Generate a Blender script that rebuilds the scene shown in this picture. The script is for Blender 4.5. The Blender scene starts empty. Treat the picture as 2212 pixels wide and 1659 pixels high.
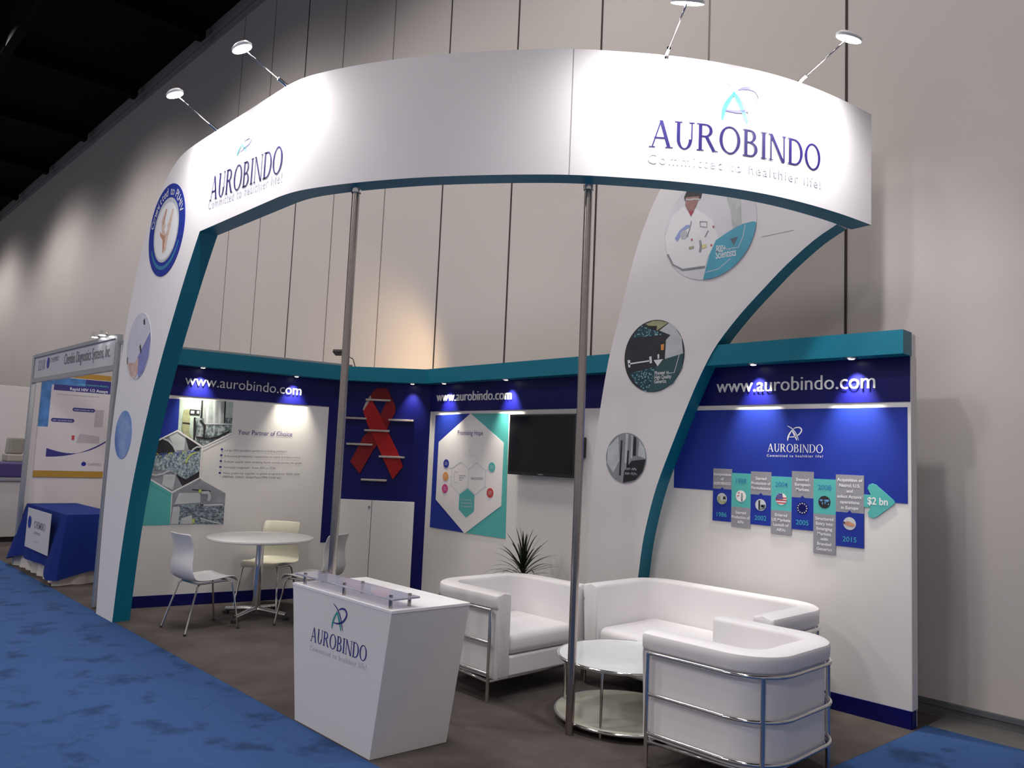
import bpy, bmesh, math, random
from mathutils import Vector, Matrix
from mathutils.geometry import tessellate_polygon
random.seed(7)
C = bpy.context.scene.collection
scn = bpy.context.scene

# ------------------------------------------------------------------ camera
H = 1.62
F = 1700.0
CR = Matrix(((0.692611449951766, 0.038097434835675195, 0.7203040780494401),
             (0.7199967900686219, -0.09676553524230329, -0.6871979725524163),
             (0.04352012967114407, 0.9945778082423778, -0.09445094846106503)))
cd = bpy.data.cameras.new('camera'); cd.sensor_width = 36.0; cd.lens = F / 2212 * 36
cd.clip_start = 0.05; cd.clip_end = 300
cam = bpy.data.objects.new('camera', cd); C.objects.link(cam)
M4 = CR.to_4x4(); M4.translation = Vector((0, 0, H)); cam.matrix_world = M4
scn.camera = cam

# ------------------------------------------------------------------ world, exposure, hall lights
w = bpy.data.worlds.new('hall_ambience'); scn.world = w; w.use_nodes = True
w.node_tree.nodes['Background'].inputs[0].default_value = (1.0, 0.94, 0.96, 1)
w.node_tree.nodes['Background'].inputs[1].default_value = 0.32
vs = scn.view_settings
vs.view_transform = 'Standard'; vs.look = 'None'; vs.gamma = 1; vs.use_curve_mapping = False
vs.exposure = 0.0

def light(name, kind, loc, target, power, color=(1, 1, 1), size=0.1, angle=60, blend=0.6, parent=None):
    l = bpy.data.lights.new(name, kind); l.energy = power; l.color = color
    if kind == 'SPOT':
        l.spot_size = math.radians(angle); l.spot_blend = blend; l.shadow_soft_size = size
    elif kind == 'AREA':
        l.shape = 'DISK'; l.size = size
    else:
        l.shadow_soft_size = size
    o = bpy.data.objects.new(name, l); C.objects.link(o)
    o.location = loc
    o.rotation_euler = (Vector(target) - Vector(loc)).to_track_quat('-Z', 'Y').to_euler()
    if parent:
        o.location = Vector(loc) - parent.location; o.parent = parent
    return o

# high bay lamps of the hall, unseen overhead; the furthest back are added fill
for hx, hy, pw in ((-34, 3.0, 1100), (-26, 3.0, 1050), (-19, 3.0, 800), (-13, 3.0, 680), (-7.6, 2.9, 560), (-2.9, 2.9, 800), (-13, -3, 700), (-6, -5, 950), (2.5, -7, 850), (-10, -12, 1000)):
    light('bay_and_fill_light', 'SPOT', (hx, hy, 9.7), (hx, hy, 0), pw, (1.0, 0.94, 0.91), 0.6, 146 if hy > 0 else 168, 0.55)

# ------------------------------------------------------------------ pixel ray -> point on a real plane
def ray(x, y):
    return CR @ Vector(((x - 1106) / F, -(y - 829.5) / F, -1.0))
def on_plane(x, y, p, n):
    d = ray(x, y); c = Vector((0, 0, H)); p = Vector(p); n = Vector(n)
    return c + d * ((p - c).dot(n) / d.dot(n))

class Frame:
    """flat wall frame: o origin, u along the wall, v up, n towards the viewer"""
    def __init__(s, o, u, n):
        s.o = Vector(o); s.u = Vector(u).normalized(); s.n = Vector(n).normalized(); s.v = Vector((0, 0, 1))
    def px(s, x, y, off=0.0):
        q = on_plane(x, y, s.o + s.n * off, s.n) - s.o
        return (q.dot(s.u), q.z)
    def at(s, u, v, d=0.0):
        return s.o + s.u * u + s.v * v + s.n * d
WA = 0.185
A0 = Vector((-8.21, 2.814, 0))
LWF = Frame(A0, (math.sin(WA), math.cos(WA), 0), (math.cos(WA), -math.sin(WA), 0))
BWF = Frame((0, 5.53, 0), (1, 0, 0), (0, -1, 0))
P0 = Vector((-7.84, 4.82, 0)); P1 = Vector((-7.12, 5.53, 0)); PD = (P1 - P0).normalized()
CLF = Frame(P0, PD, (PD.y, -PD.x, 0))
FRF = Frame((0, 2.48, 0), (1, 0, 0), (0, -1, 0))
RLF = Frame((0, 5.38, 0), (1, 0, 0), (0, -1, 0))
CTF = Frame((0, 2.505, 0), (1, 0, 0), (0, -1, 0))
NBF = Frame((0, 2.55, 0), (1, 0, 0), (0, -1, 0))
NSF = Frame((-11.76, 0, 0), (0, 1, 0), (1, 0, 0))

# ------------------------------------------------------------------ materials
MATS = {}
def srgb(r, g, b):
    f = lambda c: (c / 255) / 12.92 if c / 255 <= 0.04045 else ((c / 255 + 0.055) / 1.055) ** 2.4
    return (f(r), f(g), f(b))
def mat(name, col, rough=0.5, metal=0.0, emit=0.0, noise=0.0, scale=8.0, bump=0.0, bscale=None, trans=0.0, spec=0.5, detail=4.0):
    if name in MATS: return MATS[name]
    m = bpy.data.materials.new(name); m.use_nodes = True; nt = m.node_tree; b = nt.nodes['Principled BSDF']
    b.inputs['Base Color'].default_value = (*col, 1); b.inputs['Roughness'].default_value = rough
    b.inputs['Metallic'].default_value = metal; b.inputs['Specular IOR Level'].default_value = spec
    b.inputs['Transmission Weight'].default_value = trans
    if emit:
        b.inputs['Emission Color'].default_value = (*col, 1); b.inputs['Emission Strength'].default_value = emit
    if noise or bump:
        tc = nt.nodes.new('ShaderNodeTexCoord')
        n = nt.nodes.new('ShaderNodeTexNoise'); n.inputs['Scale'].default_value = scale; n.inputs['Detail'].default_value = detail
        nt.links.new(tc.outputs['Object'], n.inputs['Vector'])
        if noise:
            r = nt.nodes.new('ShaderNodeValToRGB')
            r.color_ramp.elements[0].position = 0.3; r.color_ramp.elements[1].position = 0.7
            r.color_ramp.elements[0].color = tuple(c * (1 - noise) for c in col) + (1,)
            r.color_ramp.elements[1].color = tuple(min(1, c * (1 + noise)) for c in col) + (1,)
            nt.links.new(n.outputs['Fac'], r.inputs['Fac']); nt.links.new(r.outputs['Color'], b.inputs['Base Color'])
        if bump:
            n2 = nt.nodes.new('ShaderNodeTexNoise'); n2.inputs['Scale'].default_value = bscale or scale
            nt.links.new(tc.outputs['Object'], n2.inputs['Vector'])
            bp = nt.nodes.new('ShaderNodeBump'); bp.inputs['Strength'].default_value = bump; bp.inputs['Distance'].default_value = 0.01
            nt.links.new(n2.outputs['Fac'], bp.inputs['Height']); nt.links.new(bp.outputs['Normal'], b.inputs['Normal'])
    MATS[name] = m; return m
def ramp_mat(name, stops, scale=20, detail=3, rough=0.5, kind='noise', stretch=(1, 1, 1)):
    """procedural picture texture: several tones picked by a noise or voronoi field"""
    if name in MATS: return MATS[name]
    m = bpy.data.materials.new(name); m.use_nodes = True; nt = m.node_tree; b = nt.nodes['Principled BSDF']
    b.inputs['Roughness'].default_value = rough
    tc = nt.nodes.new('ShaderNodeTexCoord'); mp = nt.nodes.new('ShaderNodeMapping'); mp.inputs['Scale'].default_value = stretch
    nt.links.new(tc.outputs['Object'], mp.inputs['Vector'])
    if kind == 'noise':
        n = nt.nodes.new('ShaderNodeTexNoise'); n.inputs['Detail'].default_value = detail; out = n.outputs['Fac']
    else:
        n = nt.nodes.new('ShaderNodeTexVoronoi'); out = n.outputs['Distance']
    n.inputs['Scale'].default_value = scale
    nt.links.new(mp.outputs['Vector'], n.inputs['Vector'])
    r = nt.nodes.new('ShaderNodeValToRGB'); cr = r.color_ramp
    while len(cr.elements) < len(stops): cr.elements.new(0.5)
    for e, (p, c) in zip(cr.elements, stops):
        e.position = p; e.color = (*c, 1)
    nt.links.new(out, r.inputs['Fac']); nt.links.new(r.outputs['Color'], b.inputs['Base Color'])
    MATS[name] = m; return m

WHITE = mat('white_laminate', (0.74, 0.72, 0.71), 0.45, noise=0.012, scale=2)
WHITEG = mat('white_satin_vinyl', (0.78, 0.755, 0.765), 0.6, spec=0.3)
TEAL = mat('teal_laminate', (0.003, 0.165, 0.25), 0.4, spec=0.35)
NAVY = mat('navy_blue_laminate', (0.004, 0.005, 0.105), 0.4, spec=0.25)
BLUE = mat('royal_blue_print', (0.015, 0.035, 0.30), 0.45, spec=0.25)
TEAL2 = mat('soft_teal_print', (0.085, 0.43, 0.42), 0.4)
GREYP = mat('grey_print', (0.27, 0.27, 0.31), 0.4)
CHROME = mat('chrome', (0.72, 0.71, 0.70), 0.12, 1.0)
STEEL = mat('brushed_steel', (0.42, 0.385, 0.36), 0.24, 1.0, noise=0.05, scale=30)
ALU = mat('aluminium_profile', (0.42, 0.44, 0.47), 0.4, 0.8)
LEATHER = mat('white_leather', (0.83, 0.81, 0.82), 0.5, spec=0.35, bump=0.12, scale=5, bscale=6)
SHELL = mat('white_plastic_shell', (0.66, 0.65, 0.66), 0.25)
CREAM = mat('cream_plastic_shell', (0.70, 0.68, 0.55), 0.25)
TABLEW = mat('white_table_laminate', (0.68, 0.68, 0.68), 0.3)
BLACK = mat('black_plastic', (0.012, 0.012, 0.013), 0.35)
SCREEN = mat('dark_glass_screen', (0.006, 0.006, 0.007), 0.12)
RUBBER = mat('black_rubber', (0.02, 0.02, 0.02), 0.7)
WPRINT = mat('white_print', (0.80, 0.80, 0.82), 0.45)
NPRINT = mat('dark_navy_print', (0.03, 0.028, 0.22), 0.45)
GPRINT = mat('grey_violet_text_print', (0.20, 0.18, 0.23), 0.5)
PALE = mat('pale_grey_text_print', (0.60, 0.62, 0.70), 0.5)
LTEAL = mat('light_teal_print', (0.10, 0.62, 0.64), 0.45)
YEARB = mat('mid_blue_print', (0.03, 0.20, 0.42), 0.45)
YEART = mat('year_teal_print', (0.05, 0.36, 0.50), 0.45)
ORANGE = mat('orange_print', (0.75, 0.30, 0.07), 0.5)
PINK = mat('magenta_print', (0.60, 0.05, 0.25), 0.5)
CRIM = mat('crimson_print', (0.50, 0.05, 0.06), 0.5)
RED = mat('red_print', (0.34, 0.008, 0.010), 0.5, spec=0.3)
REDD = mat('dark_red_print', (0.20, 0.006, 0.009), 0.5, spec=0.3)
LEDGE = mat('beige_strip', (0.40, 0.35, 0.32), 0.4)
GLOW = mat('lit_lamp_lens', (1.0, 0.98, 0.94), 0.4, emit=14.0)
GLOWS = mat('lit_downlight_lens', (1.0, 0.92, 0.75), 0.4, emit=10.0)
SEAM = mat('dark_panel_joint', (0.03, 0.025, 0.022), 0.8)
SEAMF = mat('faint_panel_joint', (0.22, 0.20, 0.18), 0.8)

# ------------------------------------------------------------------ mesh builder
class MB:
    def __init__(s): s.bm = bmesh.new(); s.mi = 0; s.mats = []
    def use(s, m):
        if m not in s.mats: s.mats.append(m)
        s.mi = s.mats.index(m); return s
    def face(s, vs, smooth=False):
        try: f = s.bm.faces.new(vs)
        except ValueError: return None
        f.material_index = s.mi; f.smooth = smooth; return f
    def poly(s, pts):
        return s.face([s.bm.verts.new(p) for p in pts])
    def box(s, lo, hi, M=None):
        x0, y0, z0 = lo; x1, y1, z1 = hi
        P = [Vector(p) for p in ((x0,y0,z0),(x1,y0,z0),(x1,y1,z0),(x0,y1,z0),(x0,y0,z1),(x1,y0,z1),(x1,y1,z1),(x0,y1,z1))]
        if M: P = [M @ p for p in P]
        v = [s.bm.verts.new(p) for p in P]
        for q in ((0,3,2,1),(4,5,6,7),(0,1,5,4),(1,2,6,5),(2,3,7,6),(3,0,4,7)): s.face([v[i] for i in q])
        return v
    def fbox(s, fr, u0, u1, v0, v1, d0, d1):
        P = [fr.at(u, v, d) for d in (d0, d1) for (u, v) in ((u0,v0),(u1,v0),(u1,v1),(u0,v1))]
        v = [s.bm.verts.new(p) for p in P]
        for q in ((0,3,2,1),(4,5,6,7),(0,1,5,4),(1,2,6,5),(2,3,7,6),(3,0,4,7)): s.face([v[i] for i in q])
    def fpoly(s, fr, uv, d0, d1, side=None, smooth_side=False):
        """closed outline in a wall frame, from depth d0 to d1 (solid)"""
        m0 = s.mi
        a = [s.bm.verts.new(fr.at(u, v, d1)) for u, v in uv]
        b = [s.bm.verts.new(fr.at(u, v, d0)) for u, v in uv]
        s.fill(a, uv); s.fill(b, uv)
        n = len(uv)
        if side is not None: s.use(side)
        for i in range(n): s.face([a[i], b[i], b[(i+1) % n], a[(i+1) % n]], smooth_side)
        s.mi = m0
    def fill(s, vs, uv):
        if len(uv) <= 3: s.face(vs); return
        for t in tessellate_polygon([[Vector((u, v, 0)) for u, v in uv]]): s.face([vs[i] for i in t])
    def sheet(s, fr, uv, d):
        s.fill([s.bm.verts.new(fr.at(u, v, d)) for u, v in uv], uv)
    def tube(s, pts, r, n=10, cap=True):
        pts = [Vector(p) for p in pts]; rings = []; up = None
        for i, p in enumerate(pts):
            t = (pts[min(i+1, len(pts)-1)] - pts[max(i-1, 0)]).normalized()
            if up is None:
                up = t.orthogonal().normalized()
            up = (up - t * up.dot(t)).normalized(); sd = t.cross(up)
            rr = r[i] if isinstance(r, (list, tuple)) else r
            rings.append([s.bm.verts.new(p + (up * math.cos(2*math.pi*k/n) + sd * math.sin(2*math.pi*k/n)) * rr) for k in range(n)])
        for a, b in zip(rings, rings[1:]):
            for k in range(n): s.face([a[k], a[(k+1) % n], b[(k+1) % n], b[k]], True)
        if cap: s.face(rings[0][::-1]); s.face(rings[-1])
    def lathe(s, prof, c=(0, 0, 0), n=48, M=None):
        c = Vector(c); rings = []
        for r, z in prof:
            if r < 1e-5:
                q = Vector((0, 0, z)); rings.append([s.bm.verts.new(c + (M @ q if M else q))])
            else:
                rings.append([s.bm.verts.new(c + ((M @ Vector((r*math.cos(2*math.pi*k/n), r*math.sin(2*math.pi*k/n), z))) if M else Vector((r*math.cos(2*math.pi*k/n), r*math.sin(2*math.pi*k/n), z)))) for k in range(n)])
        for a, b in zip(rings, rings[1:]):
            for k in range(n):
                if len(a) == 1: s.face([a[0], b[k], b[(k+1) % n]], True)
                elif len(b) == 1: s.face([a[k], a[(k+1) % n], b[0]], True)
                else: s.face([a[k], a[(k+1) % n], b[(k+1) % n], b[k]], True)
    def bevel(s, w=0.003, seg=2, ang=0.6):
        s.bm.normal_update()
        es = [e for e in s.bm.edges if len(e.link_faces) == 2 and e.calc_face_angle(0) > ang]
        bmesh.ops.bevel(s.bm, geom=es, offset=w, segments=seg, profile=0.5, affect='EDGES', clamp_overlap=True)
        return s

def part(name, mb, m, parent=None, label=None, smooth=None, normals=True):
    me = bpy.data.meshes.new(name)
    if normals: bmesh.ops.recalc_face_normals(mb.bm, faces=mb.bm.faces)
    mb.bm.normal_update()
    for e in mb.bm.edges:
        if len(e.link_faces) == 2 and e.calc_face_angle(0) > 0.65: e.smooth = False
    mb.bm.to_mesh(me); mb.bm.free()
    ms = mb.mats or [m]
    for x in ms: me.materials.append(x)
    if smooth:
        for p in me.polygons: p.use_smooth = True
    o = bpy.data.objects.new(name, me); C.objects.link(o)
    if parent:
        loc = Vector(parent.get('_w', (0, 0, 0))) if '_w' in parent else None
        if loc is not None: me.transform(Matrix.Translation(-loc))
        o.parent = parent
        if loc is not None and parent.type == 'MESH': pass
    if label: o['label'] = label
    return o
def tag(o, label, cat, group=None, kind=None):
    o['label'] = label; o['category'] = cat
    if group: o['group'] = group
    if kind: o['kind'] = kind
    return o
def thing(name, label, cat, loc=(0, 0, 0), group=None, world=True):
    """an Empty at the base; with world=True its parts are given in world coordinates"""
    o = bpy.data.objects.new(name, None); C.objects.link(o); o.location = loc; o.empty_display_size = 0.1
    if world: o['_w'] = tuple(loc)
    return tag(o, label, cat, group)
def solo(name, mb, m, label, cat, loc, group=None, smooth=None):
    """a thing that is one mesh, origin at its base"""
    o = part(name, mb, m, smooth=smooth); o.data.transform(Matrix.Translation(-Vector(loc))); o.location = loc
    return tag(o, label, cat, group)
def sub(o, parent):
    """mark mesh part so that its own children, given in world coordinates, land right"""
    o['_w'] = tuple(parent['_w']); return o
def struct(name, mb, m):
    o = part(name, mb, m); o['kind'] = 'structure'; return o
def dup(root, loc, rotz, label=None, group=None):
    r = root.copy(); C.objects.link(r); r.location = loc; r.rotation_euler = (0, 0, rotz)
    if label: r['label'] = label
    if group: r['group'] = group
    for ch in list(root.children):
        c = ch.copy(); C.objects.link(c); c.parent = r
        for g in list(ch.children):
            d = g.copy(); C.objects.link(d); d.parent = c
    return r

# ------------------------------------------------------------------ lettering
def text_geo(s, spacing=1.0, bold=0.0):
    cu = bpy.data.curves.new('t', 'FONT'); cu.body = s; cu.size = 1.0; cu.space_character = spacing; cu.resolution_u = 3
    cu.offset = bold
    ob = bpy.data.objects.new('t', cu); C.objects.link(ob)
    dg = bpy.context.evaluated_depsgraph_get(); dg.update()
    me = bpy.data.meshes.new_from_object(ob.evaluated_get(dg))
    vs = [(v.co.x, v.co.y) for v in me.vertices]; fs = [tuple(p.vertices) for p in me.polygons]
    bpy.data.objects.remove(ob); bpy.data.curves.remove(cu); bpy.data.meshes.remove(me)
    return vs, fs
CAP = None
def cap_height():
    global CAP
    if CAP is None: CAP = max(y for x, y in text_geo('H')[0])
    return CAP
def lay(mb, geo, capu, f, m):
    """geo in its own units (cap height capu), f maps (x in 0..1 of width, y in cap units) to a point"""
    vs, fs = geo
    x0 = min(v[0] for v in vs); x1 = max(v[0] for v in vs)
    mb.use(m)
    bv = [mb.bm.verts.new(f((x - x0) / (x1 - x0), y / capu)) for x, y in vs]
    for q in fs: mb.face([bv[i] for i in q])
def txt(mb, fr, s, pl, pr, h, m, d=0.004, spacing=1.0, bold=0.0, raised=0.0):
    """text in frame fr from pixel pl (left baseline) to pixel pr (right baseline), cap height h metres"""
    a = fr.px(*pl); b = fr.px(*pr); g = text_geo(s, spacing, bold); ch = cap_height()
    for dd in ([d + raised, d] if raised else [d]):
        lay(mb, g, ch, lambda t, y: fr.at(a[0] + (b[0]-a[0])*t, a[1] + (b[1]-a[1])*t + y*h, dd), m)
def ctxt(mb, fr, s, cu, v, h, m, d=0.004, wmax=None, bold=0.0, spacing=1.0):
    """text centred at u=cu on baseline v"""
    g = text_geo(s, spacing, bold); ch = cap_height(); W = (max(x for x, y in g[0]) - min(x for x, y in g[0])) / ch * h
    if wmax and W > wmax: W = wmax
    lay(mb, g, ch, lambda t, y: fr.at(cu - W/2 + W*t, v + y*h, d), m)

def serif_geo(s):
    """outlined roman capitals, thick and thin strokes with serifs, cap height 1"""
    V = []; Fc = []
    def quad(a, b, c, d):
        i = len(V); V.extend([a, b, c, d]); Fc.append((i, i+1, i+2, i+3))
    TH, TN, S = 0.13, 0.055, 0.036
    def rect(x0, x1, y0, y1): quad((x0, y0), (x1, y0), (x1, y1), (x0, y1))
    def stem(x, w, top=True, bot=True, o=0.075):
        rect(x, x + w, 0, 1)
        if bot: rect(x - o, x + w + o, 0, S)
        if top: rect(x - o, x + w + o, 1 - S, 1)
    def arc(cx, cy, rx, ry, a0, a1, tx, ty, n=20):
        p = []
        for i in range(n + 1):
            a = math.radians(a0 + (a1 - a0) * i / n)
            p.append(((cx + rx*math.cos(a), cy + ry*math.sin(a)), (cx + (rx-tx)*math.cos(a), cy + (ry-ty)*math.sin(a))))
        for (o1, i1), (o2, i2) in zip(p, p[1:]): quad(o1, i1, i2, o2)
    def diag(x0, y0, x1, y1, w): quad((x0, y0), (x0 + w, y0), (x1 + w, y1), (x1, y1))
    X = 0.0
    for ch in s:
        n0 = len(V)
        if ch == 'A':
            diag(0.08, 0, 0.40, 1, TN); diag(0.67, 0, 0.36, 1, TH); rect(0.18, 0.66, 0.33, 0.33 + TN)
            rect(-0.01, 0.22, 0, S); rect(0.59, 0.88, 0, S); adv = 0.88
        elif ch == 'U':
            rect(0.1, 0.1+TH, 0.36, 1); rect(0.64, 0.64+TN, 0.36, 1); arc(0.3925, 0.37, 0.2925, 0.385, 180, 360, TH, 0.05)
            rect(0.02, 0.30, 1-S, 1); rect(0.56, 0.77, 1-S, 1); adv = 0.80
        elif ch == 'R':
            stem(0.1, TH); arc(0.36, 0.755, 0.28, 0.245, -90, 90, TH, TN); rect(0.2, 0.37, 1-TN, 1); rect(0.2, 0.37, 0.51, 0.51+TN)
            diag(0.64, 0, 0.33, 0.53, TH*1.1); rect(0.62, 0.86, 0, S); adv = 0.84
        elif ch == 'O':
            arc(0.47, 0.5, 0.43, 0.515, 0, 360, TH, TN, 40); adv = 0.94
        elif ch == 'B':
            stem(0.1, TH); arc(0.35, 0.76, 0.25, 0.24, -90, 90, TH, TN); arc(0.37, 0.27, 0.30, 0.27, -90, 90, TH, TN)
            rect(0.2, 0.37, 1-TN, 1); rect(0.2, 0.38, 0.505, 0.505+TN); rect(0.2, 0.38, 0, TN); adv = 0.74
        elif ch == 'I':
            stem(0.11, TH); adv = 0.35
        elif ch == 'N':
            rect(0.1, 0.1+TN, 0, 1); rect(0.02, 0.22, 0, S); rect(0.0, 0.2, 1-S, 1); diag(0.64, -0.01, 0.06, 1, TH)
            rect(0.72, 0.72+TN, 0, 1); rect(0.64, 0.84, 1-S, 1); adv = 0.86
        elif ch == 'D':
            stem(0.1, TH); arc(0.36, 0.5, 0.44, 0.5, -90, 90, TH, TN, 26); rect(0.2, 0.37, 1-TN, 1); rect(0.2, 0.37, 0, TN); adv = 0.84
        for i in range(n0, len(V)): V[i] = (V[i][0] + X, V[i][1])
        X += adv + 0.03
    return V, Fc
SERIF = serif_geo('AUROBINDO')

def emblem(mb, f, mA, mP, mL=None):
    """A-and-swoosh emblem; f maps unit square (x right, y up) to a point"""
    def stroke(pts, w, m, n=22):
        # catmull-rom through the control points, tapering at both ends
        P = [Vector(p) for p in pts]; P = [P[0]*2 - P[1]] + P + [P[-1]*2 - P[-2]]
        q = []
        for i in range(1, len(P) - 2):
            for k in range(n // 2):
                t = k / (n // 2); a, b, c, d = P[i-1], P[i], P[i+1], P[i+2]
                q.append(0.5*((2*b) + (c-a)*t + (2*a-5*b+4*c-d)*t*t + (-a+3*b-3*c+d)*t**3))
        q.append(P[-2]); mb.use(m); L = []
        for i, p in enumerate(q):
            t = (q[min(i+1, len(q)-1)] - q[max(i-1, 0)]).normalized(); nn = Vector((-t.y, t.x))
            s = i / (len(q)-1); ww = w * (0.25 + 0.75*math.sin(math.pi*min(1, max(0, s)))**0.6) / 2
            L.append((mb.bm.verts.new(f(*(p + nn*ww))), mb.bm.verts.new(f(*(p - nn*ww)))))
        for (a, b), (c, d) in zip(L, L[1:]): mb.face([a, b, d, c])
    stroke([(0.02, 0.0), (0.10, 0.35), (0.32, 0.72)], 0.10, mA)
    stroke([(0.29, 0.74), (0.48, 0.45), (0.68, 0.02)], 0.11, mA)
    stroke([(0.0, 1.0), (0.32, 0.82), (0.60, 0.50), (0.80, 0.03)], 0.06, mL or mP)
    stroke([(0.10, 0.25), (0.45, 0.27), (0.80, 0.42), (0.99, 0.70), (0.86, 0.88), (0.60, 0.88), (0.42, 0.80)], 0.09, mP)

def circ(cx, cy, rx, ry, n=48, a0=0, a1=360):
    return [(cx + rx*math.cos(math.radians(a0 + (a1-a0)*i/n)), cy + ry*math.sin(math.radians(a0 + (a1-a0)*i/n))) for i in range(n if a1-a0 == 360 else n+1)]

# ================================================================== THE HALL
GX0, GX1 = -60, 8
mb = MB(); mb.box((GX0, -14, -0.12), (GX1, 6.13, -0.008))
struct('floor', mb, mat('grey_hall_floor', (0.13, 0.125, 0.12), 0.5, noise=0.12, scale=3))
HALLW = mat('hall_wall_paint', (0.54, 0.50, 0.475), 0.75, noise=0.02, scale=0.6)
mb = MB(); mb.use(HALLW).box((GX0, 6.13, -0.12), (GX1, 6.45, 10.35))
sx = [-2.637, -3.938, -5.268, -6.575, -7.888, -9.215, -10.61, -11.83, -13.1, -14.4]
for i, x in enumerate(sx):
    strong = i in (0, 2, 3, 4, 7)
    mb.use(SEAM if i in (0, 7, 4, 2, 3) else SEAMF)
    wd = 0.010 if strong else 0.007
    mb.box((x - wd, 6.124, 0.02), (x + wd, 6.131, 10.1))
struct('wall_back', mb, HALLW)
mb = MB(); mb.box((GX0, 6.095, -0.008), (GX1, 6.13, 0.075)); mb.box((GX0, 6.085, 0.045), (GX1, 6.10, 0.075))
struct('baseboard_back', mb, mat('dark_grey_baseboard', (0.10, 0.11, 0.12), 0.5))
mb = MB(); mb.box((GX0, 6.03, 10.13), (GX1, 6.13, 10.30)); mb.box((GX0, 6.09, 9.98), (GX1, 6.13, 10.06))
struct('trim_1', mb, mat('ceiling_trim_grey', (0.32, 0.30, 0.29), 0.6))
mb = MB(); mb.box((GX0, -14, 10.30), (GX1, 6.5, 10.5))
for x in range(-56, 6, 4): mb.box((x, -14, 9.95), (x + 0.25, 5.9, 10.3))
for y in (-9, -5, -1, 3): mb.box((GX0, y, 9.75), (GX1, y + 0.18, 9.95))
struct('ceiling', mb, mat('black_ceiling_paint', (0.0035, 0.002, 0.0025), 0.9, spec=0.1, noise=0.5, scale=1.2))

# carpets
def carpet_mat(name, col, sc, amt, stain):
    m = bpy.data.materials.new(name); m.use_nodes = True; nt = m.node_tree; b = nt.nodes['Principled BSDF']
    b.inputs['Roughness'].default_value = 0.95; b.inputs['Specular IOR Level'].default_value = 0.15
    tc = nt.nodes.new('ShaderNodeTexCoord')
    n1 = nt.nodes.new('ShaderNodeTexNoise'); n1.inputs['Scale'].default_value = sc; n1.inputs['Detail'].default_value = 5; n1.inputs['Roughness'].default_value = 0.6
    n2 = nt.nodes.new('ShaderNodeTexNoise'); n2.inputs['Scale'].default_value = 420; n2.inputs['Detail'].default_value = 2
    for n in (n1, n2): nt.links.new(tc.outputs['Object'], n.inputs['Vector'])
    r = nt.nodes.new('ShaderNodeValToRGB'); r.color_ramp.elements[0].position = stain[0]; r.color_ramp.elements[1].position = stain[1]
    r.color_ramp.elements[0].color = tuple(c*(1-amt) for c in col) + (1,); r.color_ramp.elements[1].color = tuple(c for c in col) + (1,)
    nt.links.new(n1.outputs['Fac'], r.inputs['Fac'])
    mx = nt.nodes.new('ShaderNodeMix'); mx.data_type = 'RGBA'; mx.blend_type = 'MULTIPLY'; mx.inputs['Factor'].default_value = 0.35
    nt.links.new(r.outputs['Color'], mx.inputs['A']); nt.links.new(n2.outputs['Fac'], mx.inputs['B'])
    nt.links.new(mx.outputs['Result'], b.inputs['Base Color'])
    bp = nt.nodes.new('ShaderNodeBump'); bp.inputs['Strength'].default_value = 0.5; bp.inputs['Distance'].default_value = 0.006
    nt.links.new(n2.outputs['Fac'], bp.inputs['Height']); nt.links.new(bp.outputs['Normal'], b.inputs['Normal'])
    return m
BLUEC = carpet_mat('blue_aisle_carpet', (0.044, 0.104, 0.275), 3.2, 0.42, (0.36, 0.47))
GREYC = carpet_mat('taupe_booth_carpet', (0.130, 0.110, 0.105), 2.2, 0.30, (0.36, 0.62))
mb = MB()   # L shape: the aisle in front and the strip along the right end of the booth
def slab(outline, z0, z1):
    b = MB(); a = [b.bm.verts.new((x, y, z1)) for x, y in outline]; c = [b.bm.verts.new((x, y, z0)) for x, y in outline]
    b.fill(a, outline); b.fill(c, outline); n = len(outline)
    for i in range(n): b.face([a[i], c[i], c[(i+1) % n], a[(i+1) % n]])
    return b
solo('aisle_carpet', slab([(-50, -10), (6, -10), (6, 5.72), (-1.925, 5.72), (-1.925, 5.53), (-1.99, 4.47), (-1.99, 2.50), (-50, 2.49)], -0.008, 0.0), BLUEC,
     'bright blue aisle carpet running past the front and right end of the stand', 'carpet', (-5, -2, -0.008))
solo('booth_carpet', slab([(-8.6, 2.50), (-1.99, 2.50), (-1.99, 4.47), (-1.925, 5.53), (-1.925, 6.0), (-8.6, 6.0)], -0.008, 0.001), GREYC,
     'taupe grey carpet under the white armchairs and the counter', 'carpet', (-5, 4, -0.008))
solo('booth_carpet', slab([(-20, 2.50), (-8.61, 2.50), (-8.61, 6.0), (-20, 6.0)], -0.008, 0.001), GREYC,
     'grey carpet of the neighbouring stand below the blue clothed table', 'carpet', (-14, 4, -0.008))

# ================================================================== STAND WALLS
ZB, ZW, ZH0, ZH1 = 0.115, 2.115, 2.42, 2.58   # plinth top, band bottom, header bottom, header top
HD = 0.15                                     # how far the teal header projects
def wall_unit(fr, u0, u1, name, label, base, thick=0.10, hu0=None, hu1=None, bandu1=None, plinth=True):
    t = thing(name, label, 'partition wall', base)
    m = MB(); m.fbox(fr, u0, u1, 0.002, ZH1 - 0.002, -thick, 0.0); m.bevel(0.002, 1)
    part('panel', m, WHITE, t)
    m = MB(); m.fbox(fr, u0, u1 if bandu1 is None else bandu1, ZW, ZH0 + 0.02, 0.0, 0.006); part('blue_band', m, NAVY, t)
    if plinth:
        m = MB(); m.fbox(fr, u0, u1, 0.002, ZB, 0.0, 0.008); part('plinth', m, NAVY, t)
    hu0 = u0 if hu0 is None else hu0; hu1 = u1 if hu1 is None else hu1
    return t
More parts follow.
